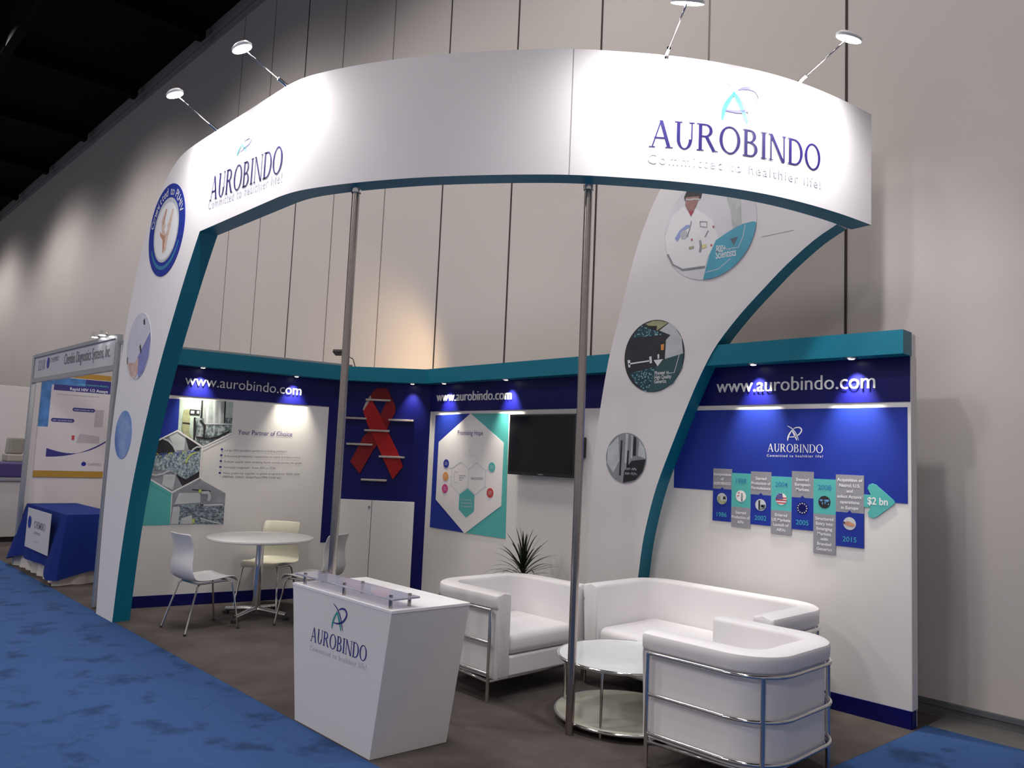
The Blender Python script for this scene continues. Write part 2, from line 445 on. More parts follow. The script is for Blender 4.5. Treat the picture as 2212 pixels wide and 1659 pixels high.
# back wall -----------------------------------------------------------
XB0, XB1 = -7.12, -1.945
back = wall_unit(BWF, XB0, XB1, 'exhibition_wall', 'long white stand wall with blue top band behind the sofa, screen and timeline', (-4.5, 5.53, 0))
m = MB(); m.box((XB1, 5.53 - 0.0, 0.115), (XB1 + 0.004, 5.63, 2.42)); m.use(WHITE); part('end_panel', m, WHITE, back)
m = MB(); m.box((XB1, 5.53, 0.0), (XB1 + 0.006, 5.60, 0.115)); part('plinth_end', m, NAVY, back)
# teal headers: mitred prisms along back wall, corner and left wall
def header(outer_a, outer_b, wall_a, wall_b, name, parent, mt=TEAL, cap=None):
    m = MB(); m.use(mt); P = [outer_a, outer_b, wall_b, wall_a]
    lo = [m.bm.verts.new((p[0], p[1], ZH0)) for p in P]; hi = [m.bm.verts.new((p[0], p[1], ZH1)) for p in P]
    m.face(lo[::-1]); m.face(hi)
    for i in range(4): m.face([lo[i], lo[(i+1) % 4], hi[(i+1) % 4], hi[i]])
    return part(name, m, mt, parent)
def offs(fr, u, d): p = fr.at(u, 0, d); return (p.x, p.y)
def isect(f1, f2, d):
    # point at distance d in front of both walls
    a = f1.o + f1.n*d; b = f2.o + f2.n*d
    det = f1.u.x*(-f2.u.y) + f2.u.x*f1.u.y
    r = b - a; s = (r.x*(-f2.u.y) + f2.u.x*r.y) / det
    q = a + f1.u*s; return (q.x, q.y)
cR = isect(BWF, CLF, HD); cL = isect(CLF, LWF, HD)
wR = isect(BWF, CLF, 0); wL = isect(CLF, LWF, 0)
header(cR, (-1.935, 5.53 - HD), wR, (-1.935, 5.53), 'header_box', back)
corner = thing('corner_cupboard', 'angled corner cupboard with a big red ribbon on blue above two white doors', 'cupboard', (-7.5, 5.2, 0))
LU0, LU1 = -0.28, (Vector((wL[0], wL[1], 0)) - A0).dot(LWF.u)
left = thing('exhibition_wall', 'white left stand wall with machinery pictures and a list behind the round table', 'partition wall', (-8.1, 3.7, 0))
header(cL, cR, wL, wR, 'header_box', corner)
header(offs(LWF, LU0, HD), cL, offs(LWF, LU0, 0), wL, 'header_box', left)
m = MB(); m.fbox(LWF, LU0, LU1, 0.002, ZH1 - 0.002, -0.10, 0.0); part('panel', m, WHITE, left)
UP = LWF.px(709.4, 900)[0]
m = MB(); m.fbox(LWF, LU0, LU1 - 0.002, ZW, ZH0 + 0.02, 0.0, 0.006); part('blue_band', m, NAVY, left)
m = MB(); m.fbox(LWF, UP, LU1 - 0.003, 0.60, ZW, 0.0, 0.006); part('blue_pilaster', m, NAVY, left)
m = MB(); m.fbox(LWF, LU0, LU1 - 0.003, 0.002, ZB, 0.0, 0.008); part('plinth', m, NAVY, left)
m = MB(); m.fbox(LWF, LU0, LU1 + 0.1, ZH1, ZH1 + 0.036, -0.10, -0.06); m.fbox(LWF, LU0, LU1 + 0.1, ZH1 + 0.036, ZH1 + 0.044, -0.11, -0.05)
part('top_rail', m, ALU, left, 'grey metal rail along the top')
# corner cupboard -----------------------------------------------------
CL = (P1 - P0).length
m = MB(); m.fbox(CLF, 0, CL, 0.002, ZH1 - 0.002, -0.06, 0.0); part('carcass', m, NAVY, corner)
DU0, DUm, DU1, DZ = 0.035, 0.405, 0.885, 1.085
for a, b in ((DU0, DUm - 0.003), (DUm + 0.003, DU1)):
    m = MB(); m.fbox(CLF, a, b, 0.02, DZ, 0.001, 0.018); m.bevel(0.002, 1)
    d = sub(part('door', m, WHITE, corner), corner)
    if a == DU0:
        k = MB(); c = CLF.at(DUm - 0.028, 1.01, 0.018)
        Mk = Matrix((CLF.u, CLF.v, CLF.n)).transposed()
        k.lathe([(0, 0.014), (0.012, 0.014), (0.014, 0.0), (0, 0)], c, 16, Mk); part('lock', k, STEEL, d)
# ribbon (pixel outline of the print, laid out on the cupboard's own plane)
def zp(fr, pts, ox, oy, sc): return [fr.px(ox + x/sc, oy + y/sc) for x, y in pts]
Z = lambda pts: zp(CLF, pts, 700, 800, 5.53)
m = MB()
m.use(REDD); m.fpoly(CLF, Z([(560, 300), (590, 250), (625, 220), (680, 210), (735, 215), (770, 240), (792, 300), (800, 350), (770, 380), (740, 352), (590, 352), (575, 350)]), 0.004, 0.012)
m.fpoly(CLF, Z([(792, 300), (845, 400), (857, 460), (845, 520), (800, 600), (760, 695), (690, 760), (640, 640), (690, 500), (735, 400), (752, 350)]), 0.004, 0.016)
m.use(REDD); m.fpoly(CLF, Z([(760, 600), (752, 700), (720, 740), (640, 890), (585, 960), (430, 1232), (425, 1230), (315, 1085), (330, 1060), (470, 800), (560, 690)]), 0.004, 0.018)
m.use(RED); m.fpoly(CLF, Z([(562, 292), (500, 390), (468, 465), (480, 520), (515, 620), (545, 700), (640, 900), (820, 1295), (828, 1297), (945, 1150), (900, 1020), (780, 760), (690, 560), (600, 400)]), 0.004, 0.023)
part('ribbon_emblem', m, RED, corner, 'big red awareness ribbon print')
m = MB(); m.use(LEDGE); m.fpoly(CLF, Z([(560, 300), (570, 330), (480, 480), (470, 465), (500, 390)]), 0.020, 0.0245); part('ribbon_fold', m, LEDGE, corner)
for (xa, ya, xb, yb) in ((505, 350, 800, 365), (262, 568, 515, 578), (775, 590, 1075, 607), (487, 713, 785, 730), (275, 878, 585, 890), (660, 1028, 965, 1043), (447, 1303, 752, 1317)):
    a = CLF.px(700 + xa/5.53, 800 + ya/5.53); b = CLF.px(700 + xb/5.53, 800 + yb/5.53)
    m = MB(); m.fbox(CLF, a[0], b[0], (a[1]+b[1])/2 - 0.011, (a[1]+b[1])/2 + 0.011, 0.002, 0.042); m.bevel(0.003, 1); part('ledge', m, LEDGE, corner)

# web address on the three bands
def web(fr, l, r, h, parent):
    m = MB(); txt(m, fr, 'www.aurobindo.com', l, r, h, WPRINT, 0.0065, bold=-0.006, raised=0.012)
    part('lettering', m, WPRINT, parent, 'white web address lettering')
web(LWF, (399, 830.5), (649.5, 854), 0.105, left)
web(BWF, (945, 867), (1106, 863), 0.105, back)
web(BWF, (1550, 848.5), (1892, 838.5), 0.105, back)

# ------------------------------------------------------------------ downlights in the header soffits
def downlight(x, y, tgt, label, power=60):
    t = thing('downlight', label, 'spotlight', (x, y, ZH0 - 0.004), 'downlights under the teal header')
    m = MB(); m.lathe([(0.042, 0.004), (0.042, -0.004), (0.036, -0.010), (0.030, -0.006), (0.028, 0.004)], (x, y, ZH0 - 0.002), 24); part('bezel', m, CHROME, t)
    m = MB(); m.lathe([(0, -0.012), (0.018, -0.010), (0.027, 0.0)], (x, y, ZH0 - 0.002), 20); part('lens', m, GLOWS, t)
    light('downlight_beam', 'SPOT', (x, y, ZH0 - 0.02), tgt, power*1.9, (1.0, 0.94, 0.78), 0.02, 68, 1.0, t)
    return t
def dl(fr, xpx, ypx, d, label, power=60, spread=0.0):
    P = on_plane(xpx, ypx, (0, 0, ZH0), (0, 0, 1)) ; u = (P - fr.o).dot(fr.u)
    # nearest mounting line: middle of the soffit
    q = on_plane(xpx, ypx, fr.o + fr.n*d, fr.n); u = (q - fr.o).dot(fr.u)
    p = fr.at(u, 0, d); tg = fr.at(u + spread, 2.08, 0.0)
    return downlight(p.x, p.y, tg, label, power)
dl(LWF, 438.6, 793, 0.10, 'small round downlight above the letters www on the left wall', 46)
dl(LWF, 641, 813.5, 0.10, 'small round downlight above .com on the left wall', 46)
dl(CLF, 891, 828, 0.10, 'small round downlight right of the red ribbon', 14)
dl(BWF, 959.5, 826.7, 0.10, 'small round downlight above the hexagon poster, beside the blue corner', 40)
dl(BWF, 1093, 819.7, 0.10, 'small round downlight over the join of hexagon poster and screen', 46)
dl(BWF, 1627, 788, 0.10, 'small round downlight above the letter a of the right web address', 46)
dl(BWF, 1839, 775, 0.10, 'small round downlight above .com of the right web address', 52)

# ------------------------------------------------------------------ picture materials
def g3(v, t=(1, 1, 1)): return tuple(v*c for c in t)
PH_STEEL = ramp_mat('photo_steel_machinery', [(0.30, (0.02, 0.03, 0.035)), (0.45, (0.12, 0.16, 0.17)), (0.56, (0.30, 0.35, 0.36)), (0.70, (0.50, 0.55, 0.56))], 22, 6, 0.4, stretch=(1.5, 1.5, 1))
PH_MESS = ramp_mat('photo_glass_tubes', [(0.28, (0.03, 0.05, 0.06)), (0.42, (0.14, 0.20, 0.24)), (0.55, (0.30, 0.38, 0.42)), (0.68, (0.55, 0.62, 0.66))], 45, 5, 0.4)
PH_PIPE = ramp_mat('photo_pipes', [(0.32, (0.03, 0.04, 0.05)), (0.48, (0.14, 0.18, 0.22)), (0.62, (0.34, 0.40, 0.45))], 30, 5, 0.4, stretch=(1, 1, 2.2))
PH_GREEN = mat('photo_pale_green', (0.42, 0.52, 0.46), 0.4, noise=0.15, scale=12)
PH_TANK = mat('photo_tank_grey', (0.30, 0.34, 0.34), 0.4, noise=0.22, scale=14)
PH_DARK = mat('photo_dark', (0.02, 0.018, 0.022), 0.4, noise=0.3, scale=10)
PH_GREY = mat('photo_mid_grey', (0.26, 0.28, 0.31), 0.4, noise=0.2, scale=9)
PH_LGREY = mat('photo_light_grey', (0.52, 0.55, 0.58), 0.4, noise=0.12, scale=9)
PH_OLIVE = mat('photo_olive', (0.34, 0.36, 0.20), 0.4, noise=0.2, scale=25)
PH_YEL = mat('photo_yellow_green', (0.50, 0.58, 0.12), 0.4)
PH_CAB = mat('photo_cable_blue', (0.05, 0.12, 0.42), 0.4)
def pline(m, fr, pts, wpx, d):
    """thin line through frame points, width in metres"""
    P = [Vector(p) for p in pts]; L = []
    for i, p in enumerate(P):
        t = (P[min(i+1, len(P)-1)] - P[max(i-1, 0)]); t = t.normalized() if t.length else Vector((1, 0)); n = Vector((-t.y, t.x))*wpx/2
        a = p + n; b = p - n
        L.append((m.bm.verts.new(fr.at(a.x, a.y, d)), m.bm.verts.new(fr.at(b.x, b.y, d))))
    for (a, b), (c, e) in zip(L, L[1:]): m.face([a, b, e, c])

# ------------------------------------------------------------------ left wall graphic
t = thing('wall_graphic', 'left wall print of hexagon machinery photos with Your Partner of Choice list', 'poster', tuple(LWF.at(0.9, 0.82, 0.004)))
Q = lambda pts: zp(LWF, pts, 310, 850, 5.72)
K = lambda x, y: LWF.px(310 + x/5.72, 850 + y/5.72)
m = MB(); m.fpoly(LWF, Q([(180, 56), (445, 68), (425, 455), (140, 600), (80, 640)]), 0.0, 0.002); part('blue_field', m, BLUE, t)
m = MB(); m.fpoly(LWF, Q([(50, 1042), (345, 1225), (325, 1625), (-60, 1632), (-60, 980)]), 0.0, 0.002); part('teal_field', m, TEAL2, t)
m = MB(); m.use(PH_GREEN); m.fpoly(LWF, Q([(450, 70), (1112, 102), (1085, 490), (735, 655), (425, 455)]), 0.0, 0.0020)
m.use(PH_STEEL); m.sheet(LWF, Q([(640, 300), (1098, 300), (1085, 490), (735, 655), (620, 582)]), 0.0026)
m.use(PH_TANK); m.sheet(LWF, Q([(735, 84), (1000, 96), (990, 380), (745, 400)]), 0.0032)
m.use(PH_LGREY)
for x in (775, 860, 930): m.sheet(LWF, Q([(x, 88), (x+30, 89), (x+22, 380), (x-6, 380)]), 0.0036)
m.use(PH_DARK); m.sheet(LWF, Q([(715, 82), (738, 83), (728, 300), (700, 300)]), 0.0040); m.sheet(LWF, Q([(1000, 96), (1020, 97), (1008, 360), (990, 370)]), 0.0040)
m.sheet(LWF, Q([(620, 300), (640, 290), (655, 450), (630, 590), (612, 580)]), 0.0040)
m.sheet(LWF, Q([(570, 195), (700, 205), (695, 270), (565, 262)]), 0.0040); m.sheet(LWF, Q([(480, 355), (570, 362), (575, 385), (480, 372)]), 0.0040)
m.use(PH_LGREY); m.sheet(LWF, Q([(585, 212), (630, 215), (626, 250), (580, 247)]), 0.0044); m.sheet(LWF, Q([(660, 215), (690, 217), (686, 250), (656, 248)]), 0.0044)
m.sheet(LWF, Q([(750, 365), (1090, 372), (1088, 388), (750, 380)]), 0.0044)
m.use(PH_OLIVE); m.sheet(LWF, Q([(500, 200), (560, 190), (575, 300), (560, 470), (600, 560), (500, 500), (470, 440), (480, 300)]), 0.0036)
m.use(PH_DARK); pline(m, LWF, [K(650, 540), K(800, 560), K(900, 545), K(1060, 470)], 0.02, 0.0048); pline(m, LWF, [K(700, 330), K(760, 400), K(740, 560)], 0.02, 0.0048)
part('plant_photo', m, PH_STEEL, t, 'photo of a steel tank and a worker')
m = MB(); m.use(PH_GREY); hexB = [(420, 462), (722, 668), (692, 1037), (350, 1218), (50, 1038), (140, 598)]
m.fpoly(LWF, Q(hexB), 0.0, 0.0020)
m.use(PH_LGREY); m.sheet(LWF, Q([(310, 520), (420, 470), (520, 535), (500, 700), (400, 700)]), 0.0025); m.sheet(LWF, Q([(250, 1000), (400, 1000), (360, 1190), (230, 1130)]), 0.0025)
m.use(PH_DARK); m.sheet(LWF, Q([(130, 600), (240, 560), (330, 600), (390, 720), (90, 800)]), 0.0028)
m.sheet(LWF, Q([(520, 540), (700, 660), (690, 730), (560, 690)]), 0.0028); m.sheet(LWF, Q([(400, 1000), (690, 960), (690, 1035), (480, 1145)]), 0.0028)
m.use(PH_MESS); m.sheet(LWF, Q([(90, 770), (400, 745), (700, 710), (690, 960), (520, 1060), (330, 960), (80, 940)]), 0.0033)
m.use(PH_LGREY); pline(m, LWF, [K(240, 556), K(310, 585), K(370, 650), K(405, 730)], 0.016, 0.0038); pline(m, LWF, [K(55, 990), K(150, 1010), K(240, 990), K(320, 950)], 0.016, 0.0038)
pline(m, LWF, [K(590, 740), K(610, 690), K(660, 660), K(715, 662)], 0.016, 0.0038)
for i in range(9):
    m.use(PH_CAB if i % 3 else PH_YEL); x = 160 + i*58
    pline(m, LWF, [K(x-40, 800-i*5), K(x-20, 750-i*4), K(x+10, 740-i*4), K(x+35, 790-i*4)], 0.008, 0.0041)
m.use(PH_YEL); pline(m, LWF, [K(520, 860), K(545, 800), K(590, 750), K(650, 730)], 0.014, 0.0043)
part('tubing_photo', m, PH_MESS, t, 'photo of glass tubes and coloured cables')
m = MB(); m.use(PH_GREY); m.fpoly(LWF, Q([(690, 1052), (1012, 1232), (985, 1615), (330, 1620), (362, 1228)]), 0.0, 0.0020)
m.use(PH_PIPE); m.sheet(LWF, Q([(360, 1380), (1000, 1360), (985, 1612), (340, 1616)]), 0.0026)
m.use(PH_LGREY); m.sheet(LWF, Q([(365, 1400), (450, 1400), (430, 1615), (335, 1615)]), 0.003); m.sheet(LWF, Q([(440, 1230), (700, 1225), (700, 1350), (380, 1370)]), 0.003)
m.sheet(LWF, Q([(470, 1540), (600, 1500), (600, 1612), (450, 1614)]), 0.003)
m.use(PH_LGREY); pline(m, LWF, [K(715, 1225), K(800, 1222), K(815, 1260), K(805, 1330)], 0.03, 0.0042); pline(m, LWF, [K(700, 1540), K(800, 1570), K(960, 1610)], 0.014, 0.0042); pline(m, LWF, [K(740, 1380), K(985, 1370)], 0.02, 0.0042)
m.use(PH_DARK); m.sheet(LWF, Q([(700, 1370), (975, 1352), (975, 1368), (700, 1386)]), 0.0038); m.sheet(LWF, Q([(600, 1180), (830, 1200), (828, 1215), (600, 1195)]), 0.0038)
m.use(PH_YEL); m.sheet(LWF, Q([(680, 1190), (715, 1185), (712, 1225), (680, 1222)]), 0.0045); m.sheet(LWF, Q([(600, 1550), (630, 1545), (630, 1600), (600, 1610)]), 0.0045)
part('valve_photo', m, PH_PIPE, t, 'photo of pipework and valves')
m = MB(); m.use(WHITEG)
pline(m, LWF, Q([(135, 602), (420, 458), (735, 662), (1085, 492)]), 0.016, 0.0052); pline(m, LWF, Q([(45, 1036), (350, 1222), (694, 1042), (722, 665)]), 0.016, 0.0052)
part('white_outline', m, WHITEG, t)
Y = lambda x, y: (340 + x/5.53, 780 + y/5.53)
m = MB(); txt(m, LWF, 'Your Partner of Choice', Y(962, 875), Y(1608, 900), 0.048, NPRINT, 0.003)
part('heading', m, NPRINT, t)
m = MB()
for s, a, b in (('Large ARV product portfolio including pediatric', (805, 1075), (1550, 1092)), ('Enhanced production capabilities to reach 4 million more', (800, 1145), (1700, 1163)),
                ('Robust supply chain enabling faster access across the globe', (797, 1212), (1722, 1230)), ('Vertically integrated - From APIs to FDFs', (790, 1280), (1410, 1292)),
                ('Most preferred supplier to global programs for AIDS relief', (785, 1350), (1700, 1362)), ('(PEPFAR, USAID, Global Fund, PPM, CHAI etc)', (775, 1395), (1475, 1406))):
    txt(m, LWF, s, Y(*a), Y(*b), 0.022, GPRINT, 0.003)
m.use(NPRINT)
for x, y in ((770, 1048), (763, 1118), (757, 1188), (752, 1258), (745, 1330)):
    u, v = LWF.px(*Y(x, y + 6)); m.sheet(LWF, circ(u, v, 0.013, 0.011, 14), 0.003)
part('bullet_list', m, GPRINT, t)

# ------------------------------------------------------------------ hexagon poster on the back wall
t = thing('poster', 'Promising Hope poster with white hexagon on blue and teal beside the screen', 'poster', (-6.4, 5.525, 0.82))
R = lambda pts: zp(BWF, pts, 920, 830, 4.74)
K = lambda x, y: BWF.px(920 + x/4.74, 830 + y/4.74)
px0 = K(105, 315); px1 = K(848, 305)
m = MB(); m.fpoly(BWF, R([(103, 318), (455, 300), (390, 1520), (42, 1462)]), 0.0, 0.004); part('blue_field', m, BLUE, t)
m = MB(); m.fpoly(BWF, R([(470, 300), (850, 300), (815, 1582), (400, 1522)]), 0.0, 0.004); part('teal_field', m, TEAL2, t)
m = MB(); m.use(WHITEG); m.fpoly(BWF, R([(462, 298), (800, 600), (775, 1245), (400, 1528), (105, 1180), (135, 592)]), 0.0, 0.0065)
m.use(PALE); pline(m, BWF, R([(272, 860), (362, 795), (445, 870), (432, 1050), (345, 1120), (262, 1035), (272, 860)]), 0.008, 0.0075)
pline(m, BWF, R([(445, 870), (530, 800), (618, 885), (610, 1050), (510, 1130), (432, 1050)]), 0.008, 0.0075)
for a in ([(240, 850), (272, 860)], [(235, 945), (268, 945)], [(230, 1050), (262, 1035)], [(650, 870), (618, 885)], [(630, 1060), (610, 1050)]): pline(m, BWF, R(a), 0.006, 0.0075)
pline(m, BWF, R([(330, 900), (300, 890), (290, 950), (300, 1005), (325, 1000)]), 0.008, 0.0075)
m.use(TEAL2); m.sheet(BWF, R([(432, 1065), (503, 1135), (497, 1300), (415, 1365), (340, 1280), (348, 1130)]), 0.0075)
part('white_hexagon', m, WHITEG, t)
m = MB(); txt(m, BWF, 'Promising Hope', (920+330/4.74, 830+520/4.74), (920+588/4.74, 830+522/4.74), 0.050, NPRINT, 0.0078); part('heading', m, NPRINT, t)
m = MB(); a = K(392, 740); b = K(515, 742)
lay(m, SERIF, 1.0, lambda tt, y: BWF.at(a[0] + (b[0]-a[0])*tt, a[1] + y*0.022, 0.0078), PALE)
txt(m, BWF, 'INNOVATING', (920+465/4.74, 830+978/4.74), (920+588/4.74, 830+980/4.74), 0.026, GPRINT, 0.0078)
for i, s in enumerate(('Improving', 'Access', 'to care')): txt(m, BWF, s, (920+345/4.74, 830+(942+i*22)/4.74), (920+(410-i*18)/4.74, 830+(942+i*22)/4.74), 0.014, NPRINT, 0.0078)
for i, s in enumerate(('Partnering', 'with communities', 'for healthier life')): txt(m, BWF, s, (920+365/4.74, 830+(1190+i*34)/4.74), (920+(470+i*8)/4.74, 830+(1192+i*34)/4.74), 0.020, PALE, 0.0085)
e0 = K(442, 700)
emblem(m, lambda x, y: BWF.at(e0[0] + x*0.035, e0[1] + y*0.045, 0.0078), PALE, PALE)
part('small_print', m, GPRINT, t)
for (x, y, rx, ry, mm) in ((213, 812, 28, 48, BLUE), (207, 943, 28, 48, ORANGE), (200, 1068, 30, 48, PINK), (681, 848, 34, 52, TEAL2), (662, 1112, 34, 52, CRIM)):
    c = K(x, y); r = abs(K(x + rx, y)[0] - c[0]); m = MB(); m.use(mm); m.fpoly(BWF, circ(c[0], c[1], r, r*0.98, 32), 0.006, 0.009)
    m.use(PALE)
    for k in range(3): m.sheet(BWF, [(c[0]-r*.5, c[1]-r*.3+k*r*.28), (c[0]+r*.5, c[1]-r*.3+k*r*.28), (c[0]+r*.5, c[1]-r*.22+k*r*.28), (c[0]-r*.5, c[1]-r*.22+k*r*.28)], 0.0095)
    part('round_icon', m, mm, t)

# ------------------------------------------------------------------ timeline graphic on the right part of the back wall
t = thing('wall_graphic', 'blue company timeline print with grey and teal year boxes on the right wall', 'poster', (-2.8, 5.525, 1.05))
tlw = 0.003
m = MB(); m.fpoly(BWF, [(-3.80, 1.440), (-3.80, 2.078), (-1.963, 2.078), (-1.963, 1.438), (-2.3, 1.440)], 0.0, tlw); part('blue_field', m, BLUE, t)
# logo on the field
m = MB(); a = BWF.px(1658, 975.5); b = BWF.px(1778, 976)
lay(m, SERIF, 1.0, lambda tt, y: BWF.at(a[0] + (b[0]-a[0])*tt, a[1] + y*0.060, tlw + .001), WPRINT)
txt(m, BWF, 'Committed to healthier life!', (1657, 986.5), (1778, 988.5), 0.018, WPRINT, tlw + .001, spacing=1.3, bold=0.004)
e0 = BWF.px(1701, 952); e1 = BWF.px(1732.5, 920)
emblem(m, lambda x, y: BWF.at(e0[0] + x*(e1[0]-e0[0]), e0[1] + y*(e1[1]-e0[1]), tlw + .001), WPRINT, WPRINT)
part('logo', m, WPRINT, t, 'white logo and lettering')
def photo_disc(m, fr, c, r, kind, d):
    def S(uv): return [(c[0] + x*r, c[1] + y*r) for x, y in uv]
    def clip(uv): return [(x, y) if x*x + y*y <= 1 else (x/math.hypot(x, y), y/math.hypot(x, y)) for x, y in uv]
    def band(y0, y1, n=14):
        f = lambda y: math.sqrt(max(0, 1 - y*y)); ys = [y0 + (y1-y0)*i/n for i in range(n+1)]
        return [(-f(y), y) for y in ys] + [(f(y), y) for y in reversed(ys)]
    m.use({'building': PH_LGREY, 'lab': WPRINT, 'vessel': PH_LGREY, 'usa': WPRINT, 'eu': NAVY, 'world': PH_DARK, 'hands': PH_LGREY}[kind])
    m.sheet(fr, S(circ(0, 0, 1, 1, 36)), d)
    d2 = d + 0.001
    if kind == 'building':
        m.use(PH_OLIVE); m.sheet(fr, S(clip([(-.9, -.35), (.9, -.35), (.7, -.8), (0, -1), (-.7, -.8)])), d2); m.sheet(fr, S(clip([(-.9, -.3), (-.3, -.3), (-.3, .45), (-.85, .35)])), d2)
        m.use(PH_DARK); m.sheet(fr, S(clip([(.2, -.1), (.8, -.1), (.7, .45), (.25, .4)])), d2)
    elif kind == 'lab':
        m.use(CRIM); m.sheet(fr, S([(-.6, .45), (-.2, .5), (-.2, .65), (-.6, .6)]), d2); m.use(PH_GREY); m.sheet(fr, S([(0, -.6), (.35, -.6), (.4, .2), (.05, .3)]), d2)
        m.use(PH_DARK); m.sheet(fr, S([(.1, .3), (.3, .3), (.3, .5), (.1, .5)]), d2); m.sheet(fr, S([(.1, -.9), (.3, -.85), (.35, -.6), (.1, -.6)]), d2)
        m.use(CRIM); m.sheet(fr, S([(-.8, -.1), (-.3, 0), (-.3, .15), (-.8, .05)]), d2)
    elif kind == 'vessel':
        m.use(PH_DARK); m.sheet(fr, S([(-.4, -.8), (-.1, -.9), (-.1, .8), (-.4, .7)]), d2); m.use(PH_STEEL); m.sheet(fr, S(clip([(-.1, -.9), (.8, -.6), (.9, .1), (-.1, .1)])), d2)
        m.use(BLUE); m.sheet(fr, S([(.1, -.35), (.6, -.3), (.5, .0), (.1, .0)]), d2)
    elif kind == 'usa':
        m.use(CRIM)
        for y0 in (-.75, -.3, .1): m.sheet(fr, S(band(y0, y0 + .2, 4)), d2)
        m.use(NPRINT); m.sheet(fr, S(clip([(-1, -.1), (.3, .0), (.25, .6), (.2, .95), (-.4, .9), (-.8, .6)])), d + .0018)
        m.use(WPRINT)
        for ix in range(4):
            for iy in range(3): m.sheet(fr, S(star(-.65 + ix*.25, .12 + iy*.26, .08)), d + .0024)
    elif kind == 'eu':
        m.use(WPRINT)
        for k in range(12): m.sheet(fr, S(star(.78*math.cos(k*math.pi/6), .78*math.sin(k*math.pi/6), .15)), d2)
    elif kind == 'world':
        m.use(mat('photo_map_blue', (0.12, 0.30, 0.60), 0.4))
        m.sheet(fr, S([(-.85, .35), (-.35, .45), (-.25, .25), (-.5, .05), (-.7, .15)]), d2); m.sheet(fr, S([(-.4, 0), (-.2, -.05), (-.3, -.5), (-.42, -.3)]), d2)
        m.sheet(fr, S([(-.05, .4), (.75, .45), (.8, .2), (.45, .0), (.3, .15), (0, .2)]), d2); m.sheet(fr, S([(0, .1), (.25, .1), (.15, -.4), (.05, -.2)]), d2); m.sheet(fr, S([(.55, -.2), (.8, -.2), (.7, -.45), (.55, -.4)]), d2)
    elif kind == 'hands':
        m.use(mat('photo_skin', (0.50, 0.25, 0.16), 0.5, noise=0.2, scale=40)); m.sheet(fr, S([(-.75, .15), (-.2, .35), (.3, .2), (.85, -.1), (.7, -.4), (.2, -.45), (-.3, -.4), (-.7, -.15)]), d2)
        m.use(PH_DARK); m.sheet(fr, S(clip([(-.98, .3), (-.7, .2), (-.75, -.2), (-.95, -.1)])), d2)
def star(cx, cy, r):
    return [(cx + (r if k % 2 == 0 else r*.42)*math.sin(k*math.pi/5), cy + (r if k % 2 == 0 else r*.42)*math.cos(k*math.pi/5)) for k in range(10)]
# columns: u0,u1, grey z0,z1, colour z0,z1, grey above?, year, lines, photo
cols = [(-3.427, -3.262, 1.455, 1.614, 1.205, 1.455, True, '1986', ['Incorporation', 'of', 'AUROBINDO'], 'building'),
        (-3.262, -3.098, 1.172, 1.325, 1.325, 1.585, False, '1988', ['Started', 'Production of', 'APIs'], 'lab'),
        (-3.098, -2.930, 1.430, 1.604, 1.205, 1.430, True, '2002', ['Started', 'Production of', 'Formulations'], 'vessel'),
        (-2.930, -2.768, 1.152, 1.325, 1.325, 1.575, False, '2004', ['Entered', 'US Markets', 'Launch of', 'ARVs'], 'usa'),
        (-2.768, -2.603, 1.430, 1.620, 1.200, 1.430, True, '2005', ['Entered', 'European', 'Markets'], 'eu'),
        (-2.603, -2.441, 1.048, 1.325, 1.325, 1.572, False, '2008', ['Structured', 'Entry into', 'Emerging', 'Markets', 'with', 'Branded', 'Generics'], 'world'),
        (-2.441, -2.246, 1.350, 1.610, 1.115, 1.350, True, '2015', ['Acquisition of', 'Natrol, U.S.', 'and', "select Actavis'", 'operations', 'in Europe'], 'hands')]
for (u0, u1, ga, gb, ca, cb, above, yr, lines, ph) in cols:
    m = MB(); d = 0.007; mid = (u0 + u1)/2; W = u1 - u0
    m.use(GREYP); m.fpoly(BWF, [(u0, ga), (u1, ga), (u1, gb), (u0, gb)], 0.001, d)
    col = BLUE if above else TEAL2
    m.use(col); m.fpoly(BWF, [(u0, ca), (u1, ca), (u1, cb), (u0, cb)], 0.001, d)
    if above: m.sheet(BWF, [(mid - .016, cb), (mid + .016, cb), (mid, cb + .016)], d + .001)
    pr = 0.044; pc = (mid, (cb - 0.075) if above else (ca + 0.085))
    photo_disc(m, BWF, pc, pr, ph, d + .0012)
    o = sub(part('year_box', m, GREYP, t, '%s box of the timeline' % yr), t)
    m = MB(); ctxt(m, BWF, yr, mid, (ca + 0.035) if above else (cb - 0.075), 0.034, YEART if above else YEARB, d + .0015, bold=0.006)
    n = len(lines); hh = 0.017; gap = (gb - ga - 0.03)/n if n > 4 else 0.036
    top = (ga + gb)/2 + (n*gap)/2
    for i, s in enumerate(lines): ctxt(m, BWF, s, mid, top - (i + 1)*gap + 0.008, hh + (0.004 if gap > .03 else 0), WPRINT, d + .0015, wmax=W - .012, bold=0.014)
    part('lettering', m, WPRINT, o)
m = MB(); m.use(TEAL2)
a0 = (-2.246, 1.400); 
arrow = [(-2.246, 1.396), (-2.200, 1.396), (-2.222, 1.360), (-2.213, 1.335), (-2.190, 1.325), (-2.165, 1.333), (-2.052, 1.425), (-2.042, 1.441), (-2.052, 1.457), (-2.165, 1.552), (-2.190, 1.560), (-2.213, 1.550), (-2.222, 1.525), (-2.200, 1.482), (-2.246, 1.482)]
m.fpoly(BWF, arrow, 0.001, 0.007)
o = sub(part('arrow', m, TEAL2, t), t)
m = MB(); ctxt(m, BWF, '$2 bn', -2.155, 1.418, 0.047, WPRINT, 0.0085, bold=0.02, wmax=0.135); part('lettering', m, WPRINT, o)

